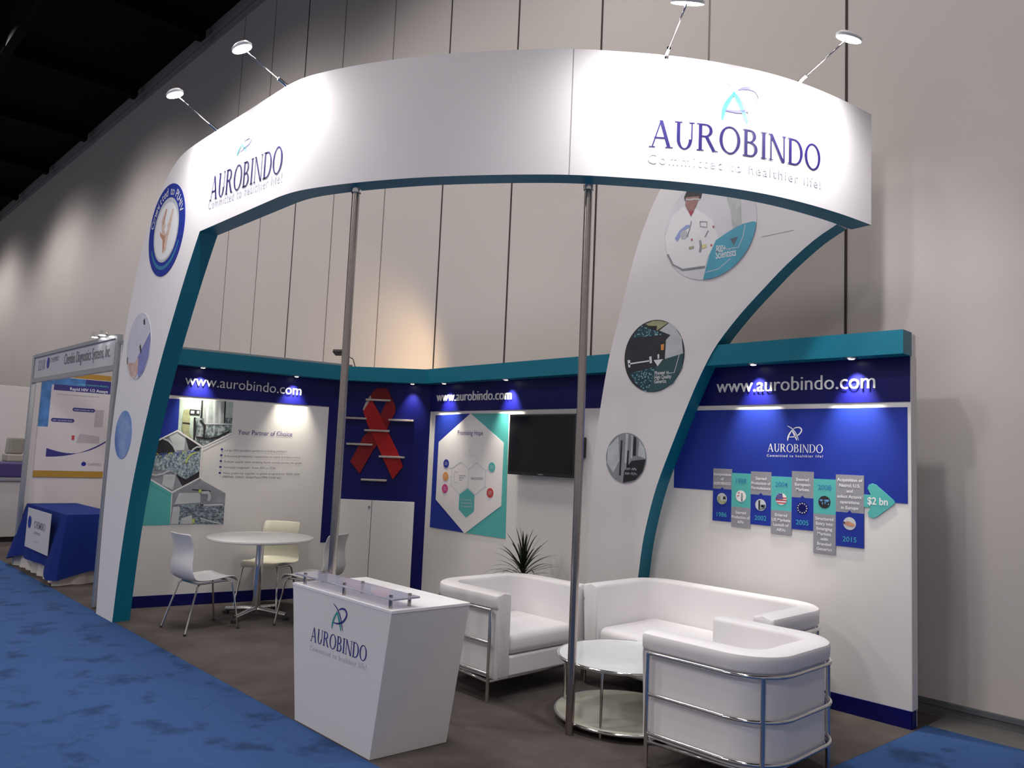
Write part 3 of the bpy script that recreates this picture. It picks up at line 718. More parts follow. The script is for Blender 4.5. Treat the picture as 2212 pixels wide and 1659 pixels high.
# ------------------------------------------------------------------ television
TVF = Frame((0, 5.44, 0), (1, 0, 0), (0, -1, 0))
a = TVF.px(1099, 895); b = TVF.px(1243, 893); c = TVF.px(1240, 1031); e = TVF.px(1098, 1026)
u0, u1, v0, v1 = (a[0]+e[0])/2, (b[0]+c[0])/2, (c[1]+e[1])/2, (a[1]+b[1])/2
t = thing('television', 'black flat wall-mounted screen to the right of the hexagon poster', 'television', ((u0+u1)/2, 5.50, v0))
m = MB(); m.fbox(TVF, u0, u1, v0, v1, -0.045, 0.0); m.bevel(0.006, 2); part('casing', m, BLACK, t)
m = MB(); m.fbox(TVF, u0+.02, u1-.02, v0+.03, v1-.02, 0.0, 0.001); part('screen', m, SCREEN, t)
m = MB(); ctxt(m, TVF, 'SAMSUNG', (u0+u1)/2 + .02, v0 + .009, 0.010, PALE, 0.0015); part('maker_mark', m, PALE, t)
m = MB(); m.box(((u0+u1)/2 - .15, 5.485, (v0+v1)/2 - .12), ((u0+u1)/2 + .15, 5.53, (v0+v1)/2 + .12)); part('wall_bracket', m, BLACK, t)
m = MB(); m.box((-4.865, 5.47, 1.655), (-4.765, 5.53, 1.845)); m.bevel(0.008, 2)
m.use(BLACK)
solo('wall_box', m, BLACK, 'small black box mounted on the wall just right of the screen', 'speaker', (-4.815, 5.50, 1.655))

# ================================================================== ARCH
arch = thing('exhibition_arch', 'large curved white arch with teal edges spanning the front of the stand', 'arch', (-5.0, 4.0, 0))
ZF0, ZF1, TH = 3.37, 4.18, 0.15
ctrl = [(-5.05, 2.48), (-4.80, 2.51), (-4.53, 2.60), (-4.26, 2.72), (-3.97, 2.875), (-3.70, 3.05), (-3.44, 3.24), (-3.19, 3.45), (-2.97, 3.69), (-2.77, 3.94), (-2.60, 4.20), (-2.45, 4.50), (-2.34, 4.82), (-2.255, 5.18), (-2.20, 5.53)]
def spline(P, n=5):
    P = [Vector(p) for p in P]; E = [P[0]*2 - P[1]] + P + [P[-1]*2 - P[-2]]; E[0] = P[0] - Vector((0.25, 0)); q = []
    for i in range(1, len(E) - 2):
        for k in range(n):
            t = k/n; a, b, c, d = E[i-1], E[i], E[i+1], E[i+2]
            q.append(0.5*((2*b) + (c-a)*t + (2*a-5*b+4*c-d)*t*t + (-a+3*b-3*c+d)*t**3))
    q.append(P[-1]); return q
CV = spline(ctrl)
NV = []
for i, p in enumerate(CV):
    tt = (CV[min(i+1, len(CV)-1)] - CV[max(i-1, 0)]).normalized(); NV.append(Vector((tt.y, -tt.x)))
NV[0] = Vector((0, -1))
m = MB(); R4 = []
for p, n in zip(CV, NV):
    q = p - n*TH
    R4.append([m.bm.verts.new((p.x, p.y, ZF0)), m.bm.verts.new((p.x, p.y, ZF1)), m.bm.verts.new((q.x, q.y, ZF1)), m.bm.verts.new((q.x, q.y, ZF0))])
for a, b in zip(R4, R4[1:]):
    m.use(WHITEG); m.face([a[0], b[0], b[1], a[1]], True); m.face([a[1], b[1], b[2], a[2]]); m.face([a[2], b[2], b[3], a[3]], True)
    m.use(TEAL); m.face([a[3], b[3], b[0], a[0]])
m.use(WHITEG); m.face(R4[0][::-1]); m.face(R4[-1])
fascia = sub(part('curved_fascia', m, WHITEG, arch), arch)
for s in (0,):
    m = MB(); k = min(range(len(CV)), key=lambda i: (CV[i] - Vector((-3.19, 3.45))).length); p = CV[k] + NV[k]*0.0006; tt = Vector((-NV[k].y, NV[k].x))
    m.poly([(p.x - tt.x*.003, p.y - tt.y*.003, ZF0), (p.x + tt.x*.003, p.y + tt.y*.003, ZF0), (p.x + tt.x*.003, p.y + tt.y*.003, ZF1), (p.x - tt.x*.003, p.y - tt.y*.003, ZF1)])
    part('panel_joint', m, mat('pale_joint', (0.35, 0.33, 0.33), 0.6), fascia)
# arc-length mapping of the outer face, straight part included (s < 0)
SL = [0.0]
for a, b in zip(CV, CV[1:]): SL.append(SL[-1] + (b - a).length)
def fas(s, z, d=0.004):
    if s <= 0: return Vector((CV[0].x + s, CV[0].y - d, z))
    for i in range(len(CV) - 1):
        if s <= SL[i+1] or i == len(CV) - 2:
            t = (s - SL[i])/(SL[i+1] - SL[i]); p = CV[i].lerp(CV[i+1], t); n = NV[i].lerp(NV[i+1], t).normalized(); return Vector((p.x + n.x*d, p.y + n.y*d, z))
def fpx(x, y):
    d = ray(x, y); best = None
    for i in range(-1, len(CV) - 1):
        a = Vector((-9.0, CV[0].y)) if i < 0 else CV[i]; b = CV[0] if i < 0 else CV[i+1]
        e = b - a; det = d.x*(-e.y) + e.x*d.y
        if abs(det) < 1e-9: continue
        t = (a.x*(-e.y) + e.x*a.y)/det; s = (d.x*a.y - d.y*a.x)/det
        if 0 <= s <= 1 and t > 0 and (best is None or t < best[0]):
            best = (t, (s*e.length - e.length) if i < 0 else SL[i] + s*e.length, H + d.z*t)
    return best[1], best[2]
INK = mat('deep_violet_ink', (0.018, 0.012, 0.12), 0.6, spec=0.2)
def flogo(l, r, h, tl, tr, th, e0, e1, name):
    m = MB(); a = fpx(*l); b = fpx(*r)
    lay(m, SERIF, 1.0, lambda t, y: fas(a[0] + (b[0]-a[0])*t, a[1] + (b[1]-a[1])*t + y*h), INK)
    part('lettering', m, INK, fascia, name)
    m = MB(); a2 = fpx(*tl); b2 = fpx(*tr); g = text_geo('Committed to healthier life!', 1.25)
    lay(m, g, cap_height(), lambda t, y: fas(a2[0] + (b2[0]-a2[0])*t, a2[1] + (b2[1]-a2[1])*t + y*th), mat('washed_out_print', (0.52, 0.54, 0.64), .5))  # tagline paled: the lamps' wash-out is put into the print colour
    part('tagline', m, mat('washed_out_print', (0.52, 0.54, 0.64), .5), fascia, 'pale tagline lettering')
    m = MB(); p = fpx(*e0); q = fpx(*e1)
    emblem(m, lambda x, y: fas(p[0] + x*(q[0]-p[0]), p[1] + y*(q[1]-p[1])), LTEAL, mat('washed_out_violet', (0.22, 0.2, 0.55), .5), mat('washed_out_print', (0.52, 0.54, 0.64), .5)); part('emblem', m, LTEAL, fascia)  # swoosh and thin line lightened, lamp glare painted into their colours
flogo((453, 435), (609, 372), 0.20, (450, 452), (609, 392), 0.075, (512, 338), (544, 292), 'violet company name, left copy')
flogo((1401, 317.5), (1771, 371), 0.175, (1399, 353), (1772, 407), 0.062, (1557, 259), (1642, 188), 'violet company name, right copy')
# left leg with the straight part of the fascia (one flat panel)
outer = [(-5.05, ZF1), (-6.60, ZF1), (-6.85, 4.17), (-7.05, 4.13), (-7.24, 4.04), (-7.42, 3.90), (-7.60, 3.71), (-7.75, 3.47), (-7.87, 3.20), (-7.96, 2.92), (-8.04, 2.60), (-8.10, 2.25), (-8.14, 1.90), (-8.165, 1.55), (-8.175, 1.15), (-8.172, 0.75), (-8.155, 0.36), (-8.13, 0.0)]
inner = [(-7.665, 0.0), (-7.625, 0.39), (-7.56, 0.81), (-7.465, 1.22), (-7.325, 1.64), (-7.16, 2.05), (-7.00, 2.38), (-6.845, 2.66), (-6.64, 3.01), (-6.49, 3.24), (-6.40, ZF0), (-5.05, ZF0)]
def smooth_poly(P, n=3):
    return [tuple(v) for v in spline(P, n)] if len(P) > 3 else P
def cr(P, n=3):
    P = [Vector(p) for p in P]; E = [P[0]*2 - P[1]] + P + [P[-1]*2 - P[-2]]; q = []
    for i in range(1, len(E) - 2):
        for k in range(n):
            t = k/n; a, b, c, d = E[i-1], E[i], E[i+1], E[i+2]
            q.append(tuple(0.5*((2*b) + (c-a)*t + (2*a-5*b+4*c-d)*t*t + (-a+3*b-3*c+d)*t**3)))
    q.append(tuple(P[-1])); return q
def leg_mesh(fr, outer, inner, th):
    m = MB(); m.use(WHITEG); o = outer; i_ = inner; uv = o + i_
    a = [m.bm.verts.new(fr.at(u, v, 0)) for u, v in uv]; b = [m.bm.verts.new(fr.at(u, v, -th)) for u, v in uv]
    m.fill(a, uv); m.fill(b, uv); n = len(uv)
    for k in range(n):
        m.use(TEAL if k >= len(o) - 0 and k < n - 1 else WHITEG)
        m.face([a[k], b[k], b[(k+1) % n], a[(k+1) % n]])
    m.use(WHITEG); return m
FLF = Frame((0, 2.48, 0), (1, 0, 0), (0, -1, 0))
oc = [outer[0]] + cr(outer[1:], 3); ic = cr(inner[:10], 3) + inner[10:]
lleg = sub(part('left_leg', leg_mesh(FLF, oc, ic, TH), WHITEG, arch), arch)
RLFr = Frame((0, 5.372, 0), (1, 0, 0), (0, -1, 0))
r_out = [(-2.375, ZF1 - .01), (-3.78, ZF1 - .01)] + cr([(-3.90, 3.97), (-4.03, 3.74), (-4.165, 3.40), (-4.30, 2.92), (-4.41, 2.52), (-4.498, 2.02), (-4.545, 1.61), (-4.562, 1.29), (-4.574, 0.96), (-4.574, 0.5), (-4.57, 0.0)], 3)
r_in = cr([(-4.10, 0.0), (-4.075, 0.35), (-4.022, 0.70), (-3.99, 0.947), (-3.94, 1.178), (-3.86, 1.45), (-3.735, 1.755), (-3.57, 2.13), (-3.445, 2.385), (-3.32, 2.585), (-3.125, 2.80), (-2.935, 2.975), (-2.75, 3.135), (-2.54, 3.285), (-2.375, ZF0)], 3)
rleg = sub(part('right_leg', leg_mesh(RLFr, r_out, r_in, 0.156), WHITEG, arch), arch)
m = MB(); pline(m, RLFr, [RLFr.px(1645, 512), RLFr.px(1715, 497)], 0.004, 0.001); part('panel_joint', m, mat('pale_joint', (0.35, 0.33, 0.33), .6), rleg)

# round pictures on the legs ------------------------------------------
def disc_frame(fr, c, rx, ry): return lambda x, y: (c[0] + x*rx, c[1] + y*ry)
# left leg: ring sign
c = (-7.16, 3.52); rr = 0.42
m = MB(); m.use(BLUE); m.fpoly(FLF, circ(c[0], c[1], rr, rr, 64), 0.0, 0.004)
m.use(mat('ring_teal', (0.03, 0.20, 0.36), .4))
pa = circ(0, 0, 1, 1, 24, 205, 335)
uvA = [(c[0] + x*rr*.86, c[1] + y*rr*.86) for x, y in pa] + [(c[0] + x*rr*.80, c[1] + y*rr*.78 - .0) for x, y in reversed(pa)]
for i in range(24): m.poly([FLF.at(*uvA[i], 0.0047), FLF.at(*uvA[i+1], 0.0047), FLF.at(*uvA[-2-i], 0.0047), FLF.at(*uvA[-1-i], 0.0047)])
m.use(PH_LGREY); m.sheet(FLF, circ(c[0], c[1], rr*.70, rr*.70, 48), 0.0050)
m.use(WPRINT); m.sheet(FLF, circ(c[0], c[1] - .01, rr*.64, rr*.62, 48), 0.0055)
SK = mat('photo_skin', (0.50, 0.25, 0.16), 0.5, noise=0.2, scale=40); SK2 = mat('photo_pale_skin', (0.66, 0.50, 0.42), 0.5, noise=0.15, scale=30)
S_ = lambda P: [(c[0] + x*rr, c[1] + y*rr) for x, y in P]
m.use(SK2); m.sheet(FLF, S_([(-.25, .05), (-.30, .25), (-.10, .48), (-.04, .46), (-.12, .2), (0, .05), (.12, .15), (.28, .42), (.36, .38), (.25, .0), (.15, -.2), (.1, -.45), (-.1, -.5), (-.14, -.25)]), 0.006)
m.use(SK); m.sheet(FLF, S_([(-.08, .48), (-.03, .46), (-.14, .18), (-.22, .12)]), 0.0065); m.sheet(FLF, S_([(-.34, .02), (-.12, -.10), (0, -.12), (-.02, -.40), (-.08, -.48), (-.14, -.2), (-.30, -.08)]), 0.0065)
m.use(WPRINT); m.sheet(FLF, S_([(-.1, .05), (.05, .12), (.12, 0), (0, -.1)]), 0.007)
lp = sub(part('round_picture', m, BLUE, lleg, 'blue ring sign with praying hands'), arch)
m = MB(); s = 'Committed to PLHIV'
for i, chh in enumerate(s):
    if chh == ' ': continue
    g = text_geo(chh); k = 0.075/cap_height(); W = max(x for x, y in g[0]) + min(x for x, y in g[0])
    ang = math.radians(168 - (i + .5)*(150/len(s))); R0 = rr*.755
    ex = Vector((math.sin(ang), -math.cos(ang))); ey = Vector((math.cos(ang), math.sin(ang))); o2 = Vector(c) + ey*R0
    m.use(WPRINT); bv = [m.bm.verts.new(FLF.at(*(o2 + ex*((x - W/2)*k) + ey*(y*k)), 0.006)) for x, y in g[0]]
    for q in g[1]: m.face([bv[j] for j in q])
part('lettering', m, WPRINT, lp, 'white Committed to PLHIV lettering')
# left leg second and third pictures
c = (-7.61, 2.505); rr = 0.31; S_ = lambda P: [(c[0] + x*rr, c[1] + y*rr) for x, y in P]
m = MB(); m.use(mat('photo_pale_lilac', (0.60, 0.60, 0.68), .45, noise=.06, scale=6)); m.fpoly(FLF, S_(circ(0, 0, 1, 1, 48)), 0.0, 0.004)
m.use(mat('photo_violet', (0.20, 0.22, 0.50), .45, noise=.15, scale=8)); m.sheet(FLF, S_([(0, -.35), (.9, .35), (.98, .1), (.9, -.4), (.6, -.8), (.25, -.97), (.05, -.7)]), 0.005)
m.use(mat('photo_peach', (0.62, 0.42, 0.36), .45, noise=.2, scale=14)); m.sheet(FLF, S_([(-.85, -.45), (-.2, -.5), (.1, -.35), (.15, -.8), (-.1, -.98), (-.5, -.85)]), 0.0055)
m.use(PH_DARK)
for P in ([(.25, .75), (.36, .8), (.42, .6), (.30, .62)], [(.10, -.02), (.18, .05), (.32, -.18), (.25, -.25)], [(-.9, -.3), (-.84, -.28), (-.8, -.5), (-.86, -.5)]): m.sheet(FLF, S_(P), 0.0058)
part('round_picture', m, PH_LGREY, lleg, 'pale laboratory picture')
c = (-7.815, 1.685); rr = 0.225
m = MB(); m.fpoly(FLF, circ(c[0], c[1], rr, rr, 48), 0.0, 0.004)
part('round_picture', m, ramp_mat('photo_blue_globe', [(0.3, (0.06, 0.14, 0.42)), (0.5, (0.10, 0.22, 0.55)), (0.72, (0.26, 0.38, 0.66))], 3.0, 2, 0.4), lleg, 'plain blue round picture')
# right leg pictures
c = (-3.42, 3.54); rr = 0.425; S_ = lambda P: [(c[0] + x*rr, c[1] + y*rr) for x, y in P]
ox, oy = RLFr.px(1420 + 0, 400)
G = lambda pts: zp(RLFr, pts, 1420, 400, 7.54)
m = MB(); m.use(mat('photo_pale_white', (0.68, 0.68, 0.72), .45, noise=.05, scale=5)); m.fpoly(RLFr, S_(circ(0, 0, 1, 1, 60)), 0.0, 0.004)
m.use(WPRINT); m.sheet(RLFr, G([(440, 350), (560, 520), (620, 380), (900, 560), (1000, 870), (820, 1180), (780, 1330), (330, 1390), (170, 1150), (130, 850), (250, 500)]), 0.0046)
m.use(PH_DARK); m.sheet(RLFr, G([(440, 200), (480, 110), (560, 60), (680, 60), (735, 130), (715, 220), (500, 215), (455, 270)]), 0.0052)
FACE = mat('photo_face', (0.34, 0.17, 0.16), 0.5, noise=0.2, scale=30)
m.use(FACE); m.sheet(RLFr, G([(470, 200), (690, 180), (670, 260), (640, 340), (600, 420), (560, 440), (500, 420), (460, 330)]), 0.0058)
m.use(mat('photo_collar', (0.42, 0.05, 0.09), .5)); m.sheet(RLFr, G([(510, 425), (605, 420), (550, 515)]), 0.0064)
m.use(PH_LGREY); pline(m, RLFr, G([(470, 235), (560, 240), (600, 225), (700, 235)]), 0.012, 0.0066)
m.use(mat('photo_glove_blue', (0.30, 0.36, 0.66), .5)); m.sheet(RLFr, G([(290, 870), (370, 740), (480, 650), (545, 650), (540, 680), (430, 750), (370, 860), (330, 930)]), 0.0060)
m.use(PH_LGREY); m.sheet(RLFr, G([(375, 800), (420, 740), (480, 740), (500, 800), (460, 880), (400, 880)]), 0.0066)
m.use(PH_GREY); pline(m, RLFr, G([(490, 850), (530, 720), (560, 590)]), 0.008, 0.007); pline(m, RLFr, G([(700, 595), (815, 600), (810, 690), (705, 675), (700, 595)]), 0.007, 0.007); pline(m, RLFr, G([(780, 850), (835, 740)]), 0.008, 0.007)
pline(m, RLFr, G([(170, 1130), (210, 1200), (260, 1300), (420, 1380), (780, 1330)]), 0.016, 0.007); pline(m, RLFr, G([(700, 900), (715, 1000), (700, 1090)]), 0.02, 0.007)
m.use(PH_OLIVE); pline(m, RLFr, G([(520, 1030), (600, 1010)]), 0.02, 0.007)
m.use(mat('photo_yellow', (0.75, 0.68, 0.30), .5)); m.sheet(RLFr, G([(725, 980), (800, 960), (800, 1020), (725, 1040)]), 0.007)
m.use(CRIM)
for x, y in ((567, 890), (920, 680), (885, 980)): m.sheet(RLFr, G([(x-14, y-16), (x+14, y-16), (x+8, y+20), (x-8, y+20)]), 0.0072)
m.use(mat('photo_shelf_grey', (0.50, 0.53, 0.52), .45, noise=.15, scale=14)); m.sheet(RLFr, G([(1130, 190), (1360, 220), (1370, 620), (1230, 720), (1200, 450)]), 0.0052)
m.use(mat('photo_cyan', (0.07, 0.36, 0.50), .45, noise=.12, scale=5))
arcp = [(c[0] + rr*math.cos(math.radians(a)), c[1] + rr*math.sin(math.radians(a))) for a in range(-95, 0, 5)]
m.sheet(RLFr, [tuple(p) for p in arcp] + G([(1572, 590), (1380, 640), (1180, 750), (960, 900), (850, 1150)]), 0.0076)
m.use(mat('photo_triangle', (0.10, 0.14, 0.18), .5)); m.sheet(RLFr, G([(1190, 880), (1320, 840), (1255, 985)]), 0.0082)
m.use(PALE); pline(m, RLFr, G([(1130, 1045), (1330, 1015), (1400, 850), (1440, 650)]), 0.006, 0.0082); pline(m, RLFr, G([(800, 1420), (1000, 1370), (1200, 1200)]), 0.006, 0.0082)
p1 = sub(part('round_picture', m, WPRINT, rleg, 'round picture of a scientist in white coat'), arch)
m = MB(); g7 = lambda x, y: (1420 + x/7.54, 400 + y/7.54)
txt(m, RLFr, '800+', g7(965, 1098), g7(1125, 1085), 0.055, WPRINT, 0.009, bold=.01); txt(m, RLFr, 'Scientists', g7(958, 1205), g7(1290, 1150), 0.062, WPRINT, 0.009, bold=.01)
part('lettering', m, WPRINT, p1)
c = (-3.925, 2.53); rr = 0.305; S_ = lambda P: [(c[0] + x*rr, c[1] + y*rr) for x, y in P]
G = lambda pts: zp(RLFr, pts, 1290, 660, 4.148)
m = MB(); m.use(mat('photo_charcoal', (0.025, 0.026, 0.035), .4, noise=.25, scale=6)); m.fpoly(RLFr, S_(circ(0, 0, 1, 1, 54)), 0.0, 0.004)
PILL = ramp_mat('photo_teal_pills', [(0.12, (0.45, 0.62, 0.66)), (0.30, (0.12, 0.30, 0.36)), (0.5, (0.01, 0.05, 0.07))], 55, 2, 0.4, kind='vor')
m.use(PILL); m.sheet(RLFr, G([(310, 296), (400, 180), (560, 240), (600, 262)]), 0.005); m.sheet(RLFr, G([(290, 610), (530, 545), (460, 775), (420, 765), (350, 700)]), 0.005)
m.use(PH_LGREY); m.sheet(RLFr, G([(560, 225), (650, 155), (700, 190), (760, 290), (774, 430), (610, 480), (620, 310), (660, 265)]), 0.0054)
m.use(PH_OLIVE); m.sheet(RLFr, G([(435, 165), (500, 140), (560, 136), (640, 155), (540, 225)]), 0.0052)
m.use(PH_DARK); m.sheet(RLFr, G([(445, 183), (540, 183), (535, 222), (500, 215)]), 0.0058)
m.use(mat('photo_dark_green', (0.03, 0.09, 0.10), .4)); m.sheet(RLFr, G([(610, 480), (774, 435), (765, 560), (680, 700), (560, 765), (460, 775), (530, 545)]), 0.0056)
m.use(WPRINT); pline(m, RLFr, G([(285, 525), (480, 495)]), 0.012, 0.0062); m.sheet(RLFr, G([(275, 490), (300, 490), (300, 555), (285, 555)]), 0.0062); m.sheet(RLFr, G([(470, 460), (490, 455), (495, 515), (475, 520)]), 0.0062); m.sheet(RLFr, G([(510, 490), (595, 480), (545, 545)]), 0.0062)
m.sheet(RLFr, G([(545, 440), (560, 435), (560, 475), (545, 478)]), 0.0066); m.use(ORANGE); m.sheet(RLFr, G([(575, 350), (605, 345), (600, 400), (575, 400)]), 0.0062)
p2 = sub(part('round_picture', m, PH_DARK, rleg, 'dark round picture of a pill press'), arch)
m = MB(); g4 = lambda x, y: (1290 + x/4.148, 660 + y/4.148)
txt(m, RLFr, 'Pioneer in', g4(520, 622), g4(645, 612), 0.030, WPRINT, 0.007, bold=.012); txt(m, RLFr, 'High Quality', g4(517, 660), g4(668, 650), 0.030, WPRINT, 0.007, bold=.012); txt(m, RLFr, 'Generics', g4(515, 698), g4(622, 692), 0.030, WPRINT, 0.007, bold=.012)
pline(m, RLFr, G([(645, 608), (695, 600), (740, 440)]), 0.005, 0.0068)
part('lettering', m, WPRINT, p2)
c = (-4.185, 1.668); rr = 0.215; S_ = lambda P: [(c[0] + x*rr, c[1] + y*rr) for x, y in P]
m = MB(); m.use(PH_GREY); m.fpoly(RLFr, S_(circ(0, 0, 1, 1, 48)), 0.0, 0.004)
m.use(PH_LGREY); m.sheet(RLFr, S_([(-.95, -.2), (-.9, .4), (-.4, .85), (-.3, -.1), (-.6, -.6)]), 0.005); m.sheet(RLFr, S_([(-.05, -.2), (.05, -.2), (.12, .95), (-.02, .97)]), 0.005); m.sheet(RLFr, S_([(.25, 0), (.33, 0), (.33, .9), (.25, .92)]), 0.005); m.sheet(RLFr, S_([(.6, .1), (.98, .0), (.9, .4), (.65, .72)]), 0.005)
m.use(PH_DARK); m.sheet(RLFr, S_([(.05, -.4), (.14, -.4), (.16, .3), (.08, .3)]), 0.0055); m.sheet(RLFr, S_([(.35, .1), (.5, .1), (.5, .8), (.38, .88)]), 0.0055); m.sheet(RLFr, S_([(.3, -.1), (.98, -.02), (.85, -.5), (.5, -.84), (-.1, -.98), (-.05, -.5)]), 0.0055); m.sheet(RLFr, S_([(-.3, -.7), (-.22, -.7), (-.18, .7), (-.26, .7)]), 0.0055)
p3 = sub(part('round_picture', m, PH_GREY, rleg, 'grey round picture of steel pipes'), arch)
m = MB(); ctxt(m, RLFr, '250+ APIs', c[0] + .06, c[1] - .10, 0.020, PALE, 0.0065); ctxt(m, RLFr, '300+ FDFs', c[0] + .06, c[1] - .14, 0.020, PALE, 0.0065); part('lettering', m, PALE, p3)

# ------------------------------------------------------------------ support poles
for (x, y, lab) in ((-4.46, 2.74, 'tall chrome pole carrying the arch, rising behind the white counter'), (-3.222, 3.672, 'tall chrome pole carrying the arch, in front of the round glass table')):
    t = thing('support_pole', lab, 'pole', (x, y, 0), 'steel poles under the arch')
    m = MB(); m.lathe([(0, 0.0), (0.026, 0.0), (0.026, ZF0), (0, ZF0)], (x, y, 0), 28); part('tube', m, STEEL, t)
    m = MB(); m.lathe([(0.027, ZF0 - .03), (0.032, ZF0 - .03), (0.036, ZF0), (0.027, ZF0)], (x, y, 0), 24); part('top_collar', m, CHROME, t)

# ------------------------------------------------------------------ arm spotlights on the fascia
def arm_lamp(base, head, aim, label, power, s=1.0):
    b = Vector(base); h = Vector(head); t = thing('arm_spotlight', label, 'lamp', tuple(b), 'arm spotlights on top of the arch')
    d = (h - b).normalized()
    m = MB(); m.box((b.x-.022, b.y-.018, b.z-.03), (b.x+.022, b.y+.018, b.z+.012)); m.bevel(.004, 1); part('clamp', m, CHROME, t)
    m = MB(); m.tube([b, b + d*0.09], 0.013, 10); part('socket', m, CHROME, t)
    m = MB(); m.tube([b + d*0.08, h], 0.0055, 8); part('arm', m, CHROME, t)
    # flat flood head: shallow housing with a lit lens below
    fwd = Vector((d.x, d.y, 0)).normalized(); ax = Vector((-fwd.y, fwd.x, 0)); aimv = (Vector((aim[0], aim[1], aim[2] - 0.85)) - h).normalized()
    zx = -aimv; yy = zx.cross(ax).normalized(); xx = yy.cross(zx)
    Mh = Matrix((xx, yy, zx)).transposed()
    def place(v): return h + Mh @ v
    m = MB(); prof = circ(0, 0, 0.095, 0.055, 28)
    lo = [m.bm.verts.new(place(Vector((x, y, -0.012)))) for x, y in prof]; mid = [m.bm.verts.new(place(Vector((x*1.05, y*1.05, 0.004)))) for x, y in prof]; hi = [m.bm.verts.new(place(Vector((x*.8, y*.75, 0.022)))) for x, y in prof]
    for A, B in ((lo, mid), (mid, hi)):
        for k in range(28): m.face([A[k], A[(k+1) % 28], B[(k+1) % 28], B[k]], True)
    m.face(hi); part('lamp_head', m, mat('lamp_white', (0.85, 0.85, 0.86), .3), t)
    m = MB(); m.face([m.bm.verts.new(place(Vector((x*.98, y*.98, -0.0115)))) for x, y in prof]); part('lens', m, GLOW, t)
    l = light('flood_beam', 'SPOT', tuple(h + aimv*0.03), (aim[0], aim[1], 3.5), power*0.68, (1.0, 0.97, 0.98), 0.05, 158, 0.9, t)
    return t
arm_lamp((-6.23, 2.50, 4.18), (-6.23, 2.13, 4.37), (-6.23, 2.50, 3.80), 'leftmost lit spotlight on an arm above the arch', 120)
arm_lamp((-5.056, 2.50, 4.18), (-5.056, 2.14, 4.33), (-5.05, 2.50, 3.80), 'second lit arm spotlight from the left, above the arch', 120)
arm_lamp((-2.82, 3.90, 4.18), (-2.425, 3.55, 4.225), (-2.80, 3.86, 3.80), 'lit arm spotlight nearest the top edge, above the right lettering', 130)
arm_lamp((-2.385, 4.77, 4.18), (-1.985, 4.65, 4.31), (-2.36, 4.74, 3.80), 'rightmost lit spotlight on an arm above the arch', 150)
# the black floodlight behind the left wall
b = Vector((-7.88, 4.98, 2.60)); t = thing('floodlight', 'black floodlight on a thin arm above the left wall, lighting the hall wall', 'lamp', tuple(b))
hd = Vector((-8.02, 4.86, 2.77))
m = MB(); m.tube([b, b + Vector((-.03, -.02, .10)), hd], 0.006, 8); part('arm', m, BLACK, t)
m = MB(); Mx = Matrix.Translation(hd) @ Matrix.Rotation(0.6, 4, 'Z') @ Matrix.Rotation(-0.35, 4, 'X')
m.box((-.085, -.05, -.02), (.085, .05, .02), Mx); m.bevel(.008, 2); part('lamp_head', m, BLACK, t)
m = MB(); m.box((-.07, .049, -.014), (.07, .053, .014), Mx); part('lens', m, mat('amber_lens', (1, .75, .45), .4, emit=2.0), t)
light('floodlight_beam', 'SPOT', tuple(hd + Vector((-.05, .10, 0.0))), (-8.9, 6.13, 2.45), 60, (1.0, 0.70, 0.40), 0.03, 130, 0.6, t)

# ================================================================== COUNTER
t = thing('reception_counter', 'tapered white counter with the violet logo at the front edge of the stand', 'counter', (-3.98, 2.76, 0))
CB = [(-4.39, 2.505), (-3.59, 2.505), (-3.555, 3.00), (-4.36, 3.00)]; CTp = [(-4.545, 2.52), (-3.485, 2.52), (-3.46, 3.045), (-4.52, 3.045)]
m = MB(); lo = [m.bm.verts.new((x, y, 0.002)) for x, y in CB]; hi = [m.bm.verts.new((x, y, 0.775)) for x, y in CTp]
m.face(lo[::-1]); m.face(hi)
for i in range(4): m.face([lo[i], lo[(i+1) % 4], hi[(i+1) % 4], hi[i]])
m.bevel(.002, 1); body = sub(part('body', m, WHITE, t), t)
m = MB(); tp = [(x + (-.002 if x < -4 else .002), y + (-.002 if y < 2.7 else .002)) for x, y in CTp]
lo = [m.bm.verts.new((x, y, 0.776)) for x, y in tp]; hi = [m.bm.verts.new((x, y, 0.79)) for x, y in tp]
m.face(lo[::-1]); m.face(hi)
for i in range(4): m.face([lo[i], lo[(i+1) % 4], hi[(i+1) % 4], hi[i]])
part('worktop', m, mat('bright_white_top', (0.86, 0.85, 0.86), .3), t)
CFF = Frame((0, 2.505, 0), (1, 0, 0), (0, -1, 0)); CFF.v = Vector((0, 0.015/0.775, 1))
m = MB(); a = CFF.px(667, 1410); b = CFF.px(788, 1431)
z6 = lambda x, y: CFF.px(560 + x/3.464, 1180 + y/3.464)
a = z6(372, 712); b = z6(790, 862)
# the baseline is level on the front face
hz = (a[1] + b[1])/2
lay(m, SERIF, 1.0, lambda tt, y: CFF.at(a[0] + (b[0]-a[0])*tt, hz + y*0.082, 0.002), NPRINT)
part('lettering', m, NPRINT, body, 'violet company name lettering')
m = MB(); txt(m, CFF, 'Committed to healthier life!', (560+370/3.464, 1180+775/3.464), (560+790/3.464, 1180+930/3.464), 0.030, mat('very_pale_lilac_print', (0.58, 0.56, 0.66), .5), 0.002, spacing=1.2); part('tagline', m, PALE, body)
m = MB(); e0 = z6(528, 615); e1 = z6(645, 460)
emblem(m, lambda x, y: CFF.at(e0[0] + x*(e1[0]-e0[0]), e0[1] + y*(e1[1]-e0[1]), 0.002), mat('green_teal_print', (0.02, 0.30, 0.28), .5), NPRINT); part('emblem', m, NPRINT, body)
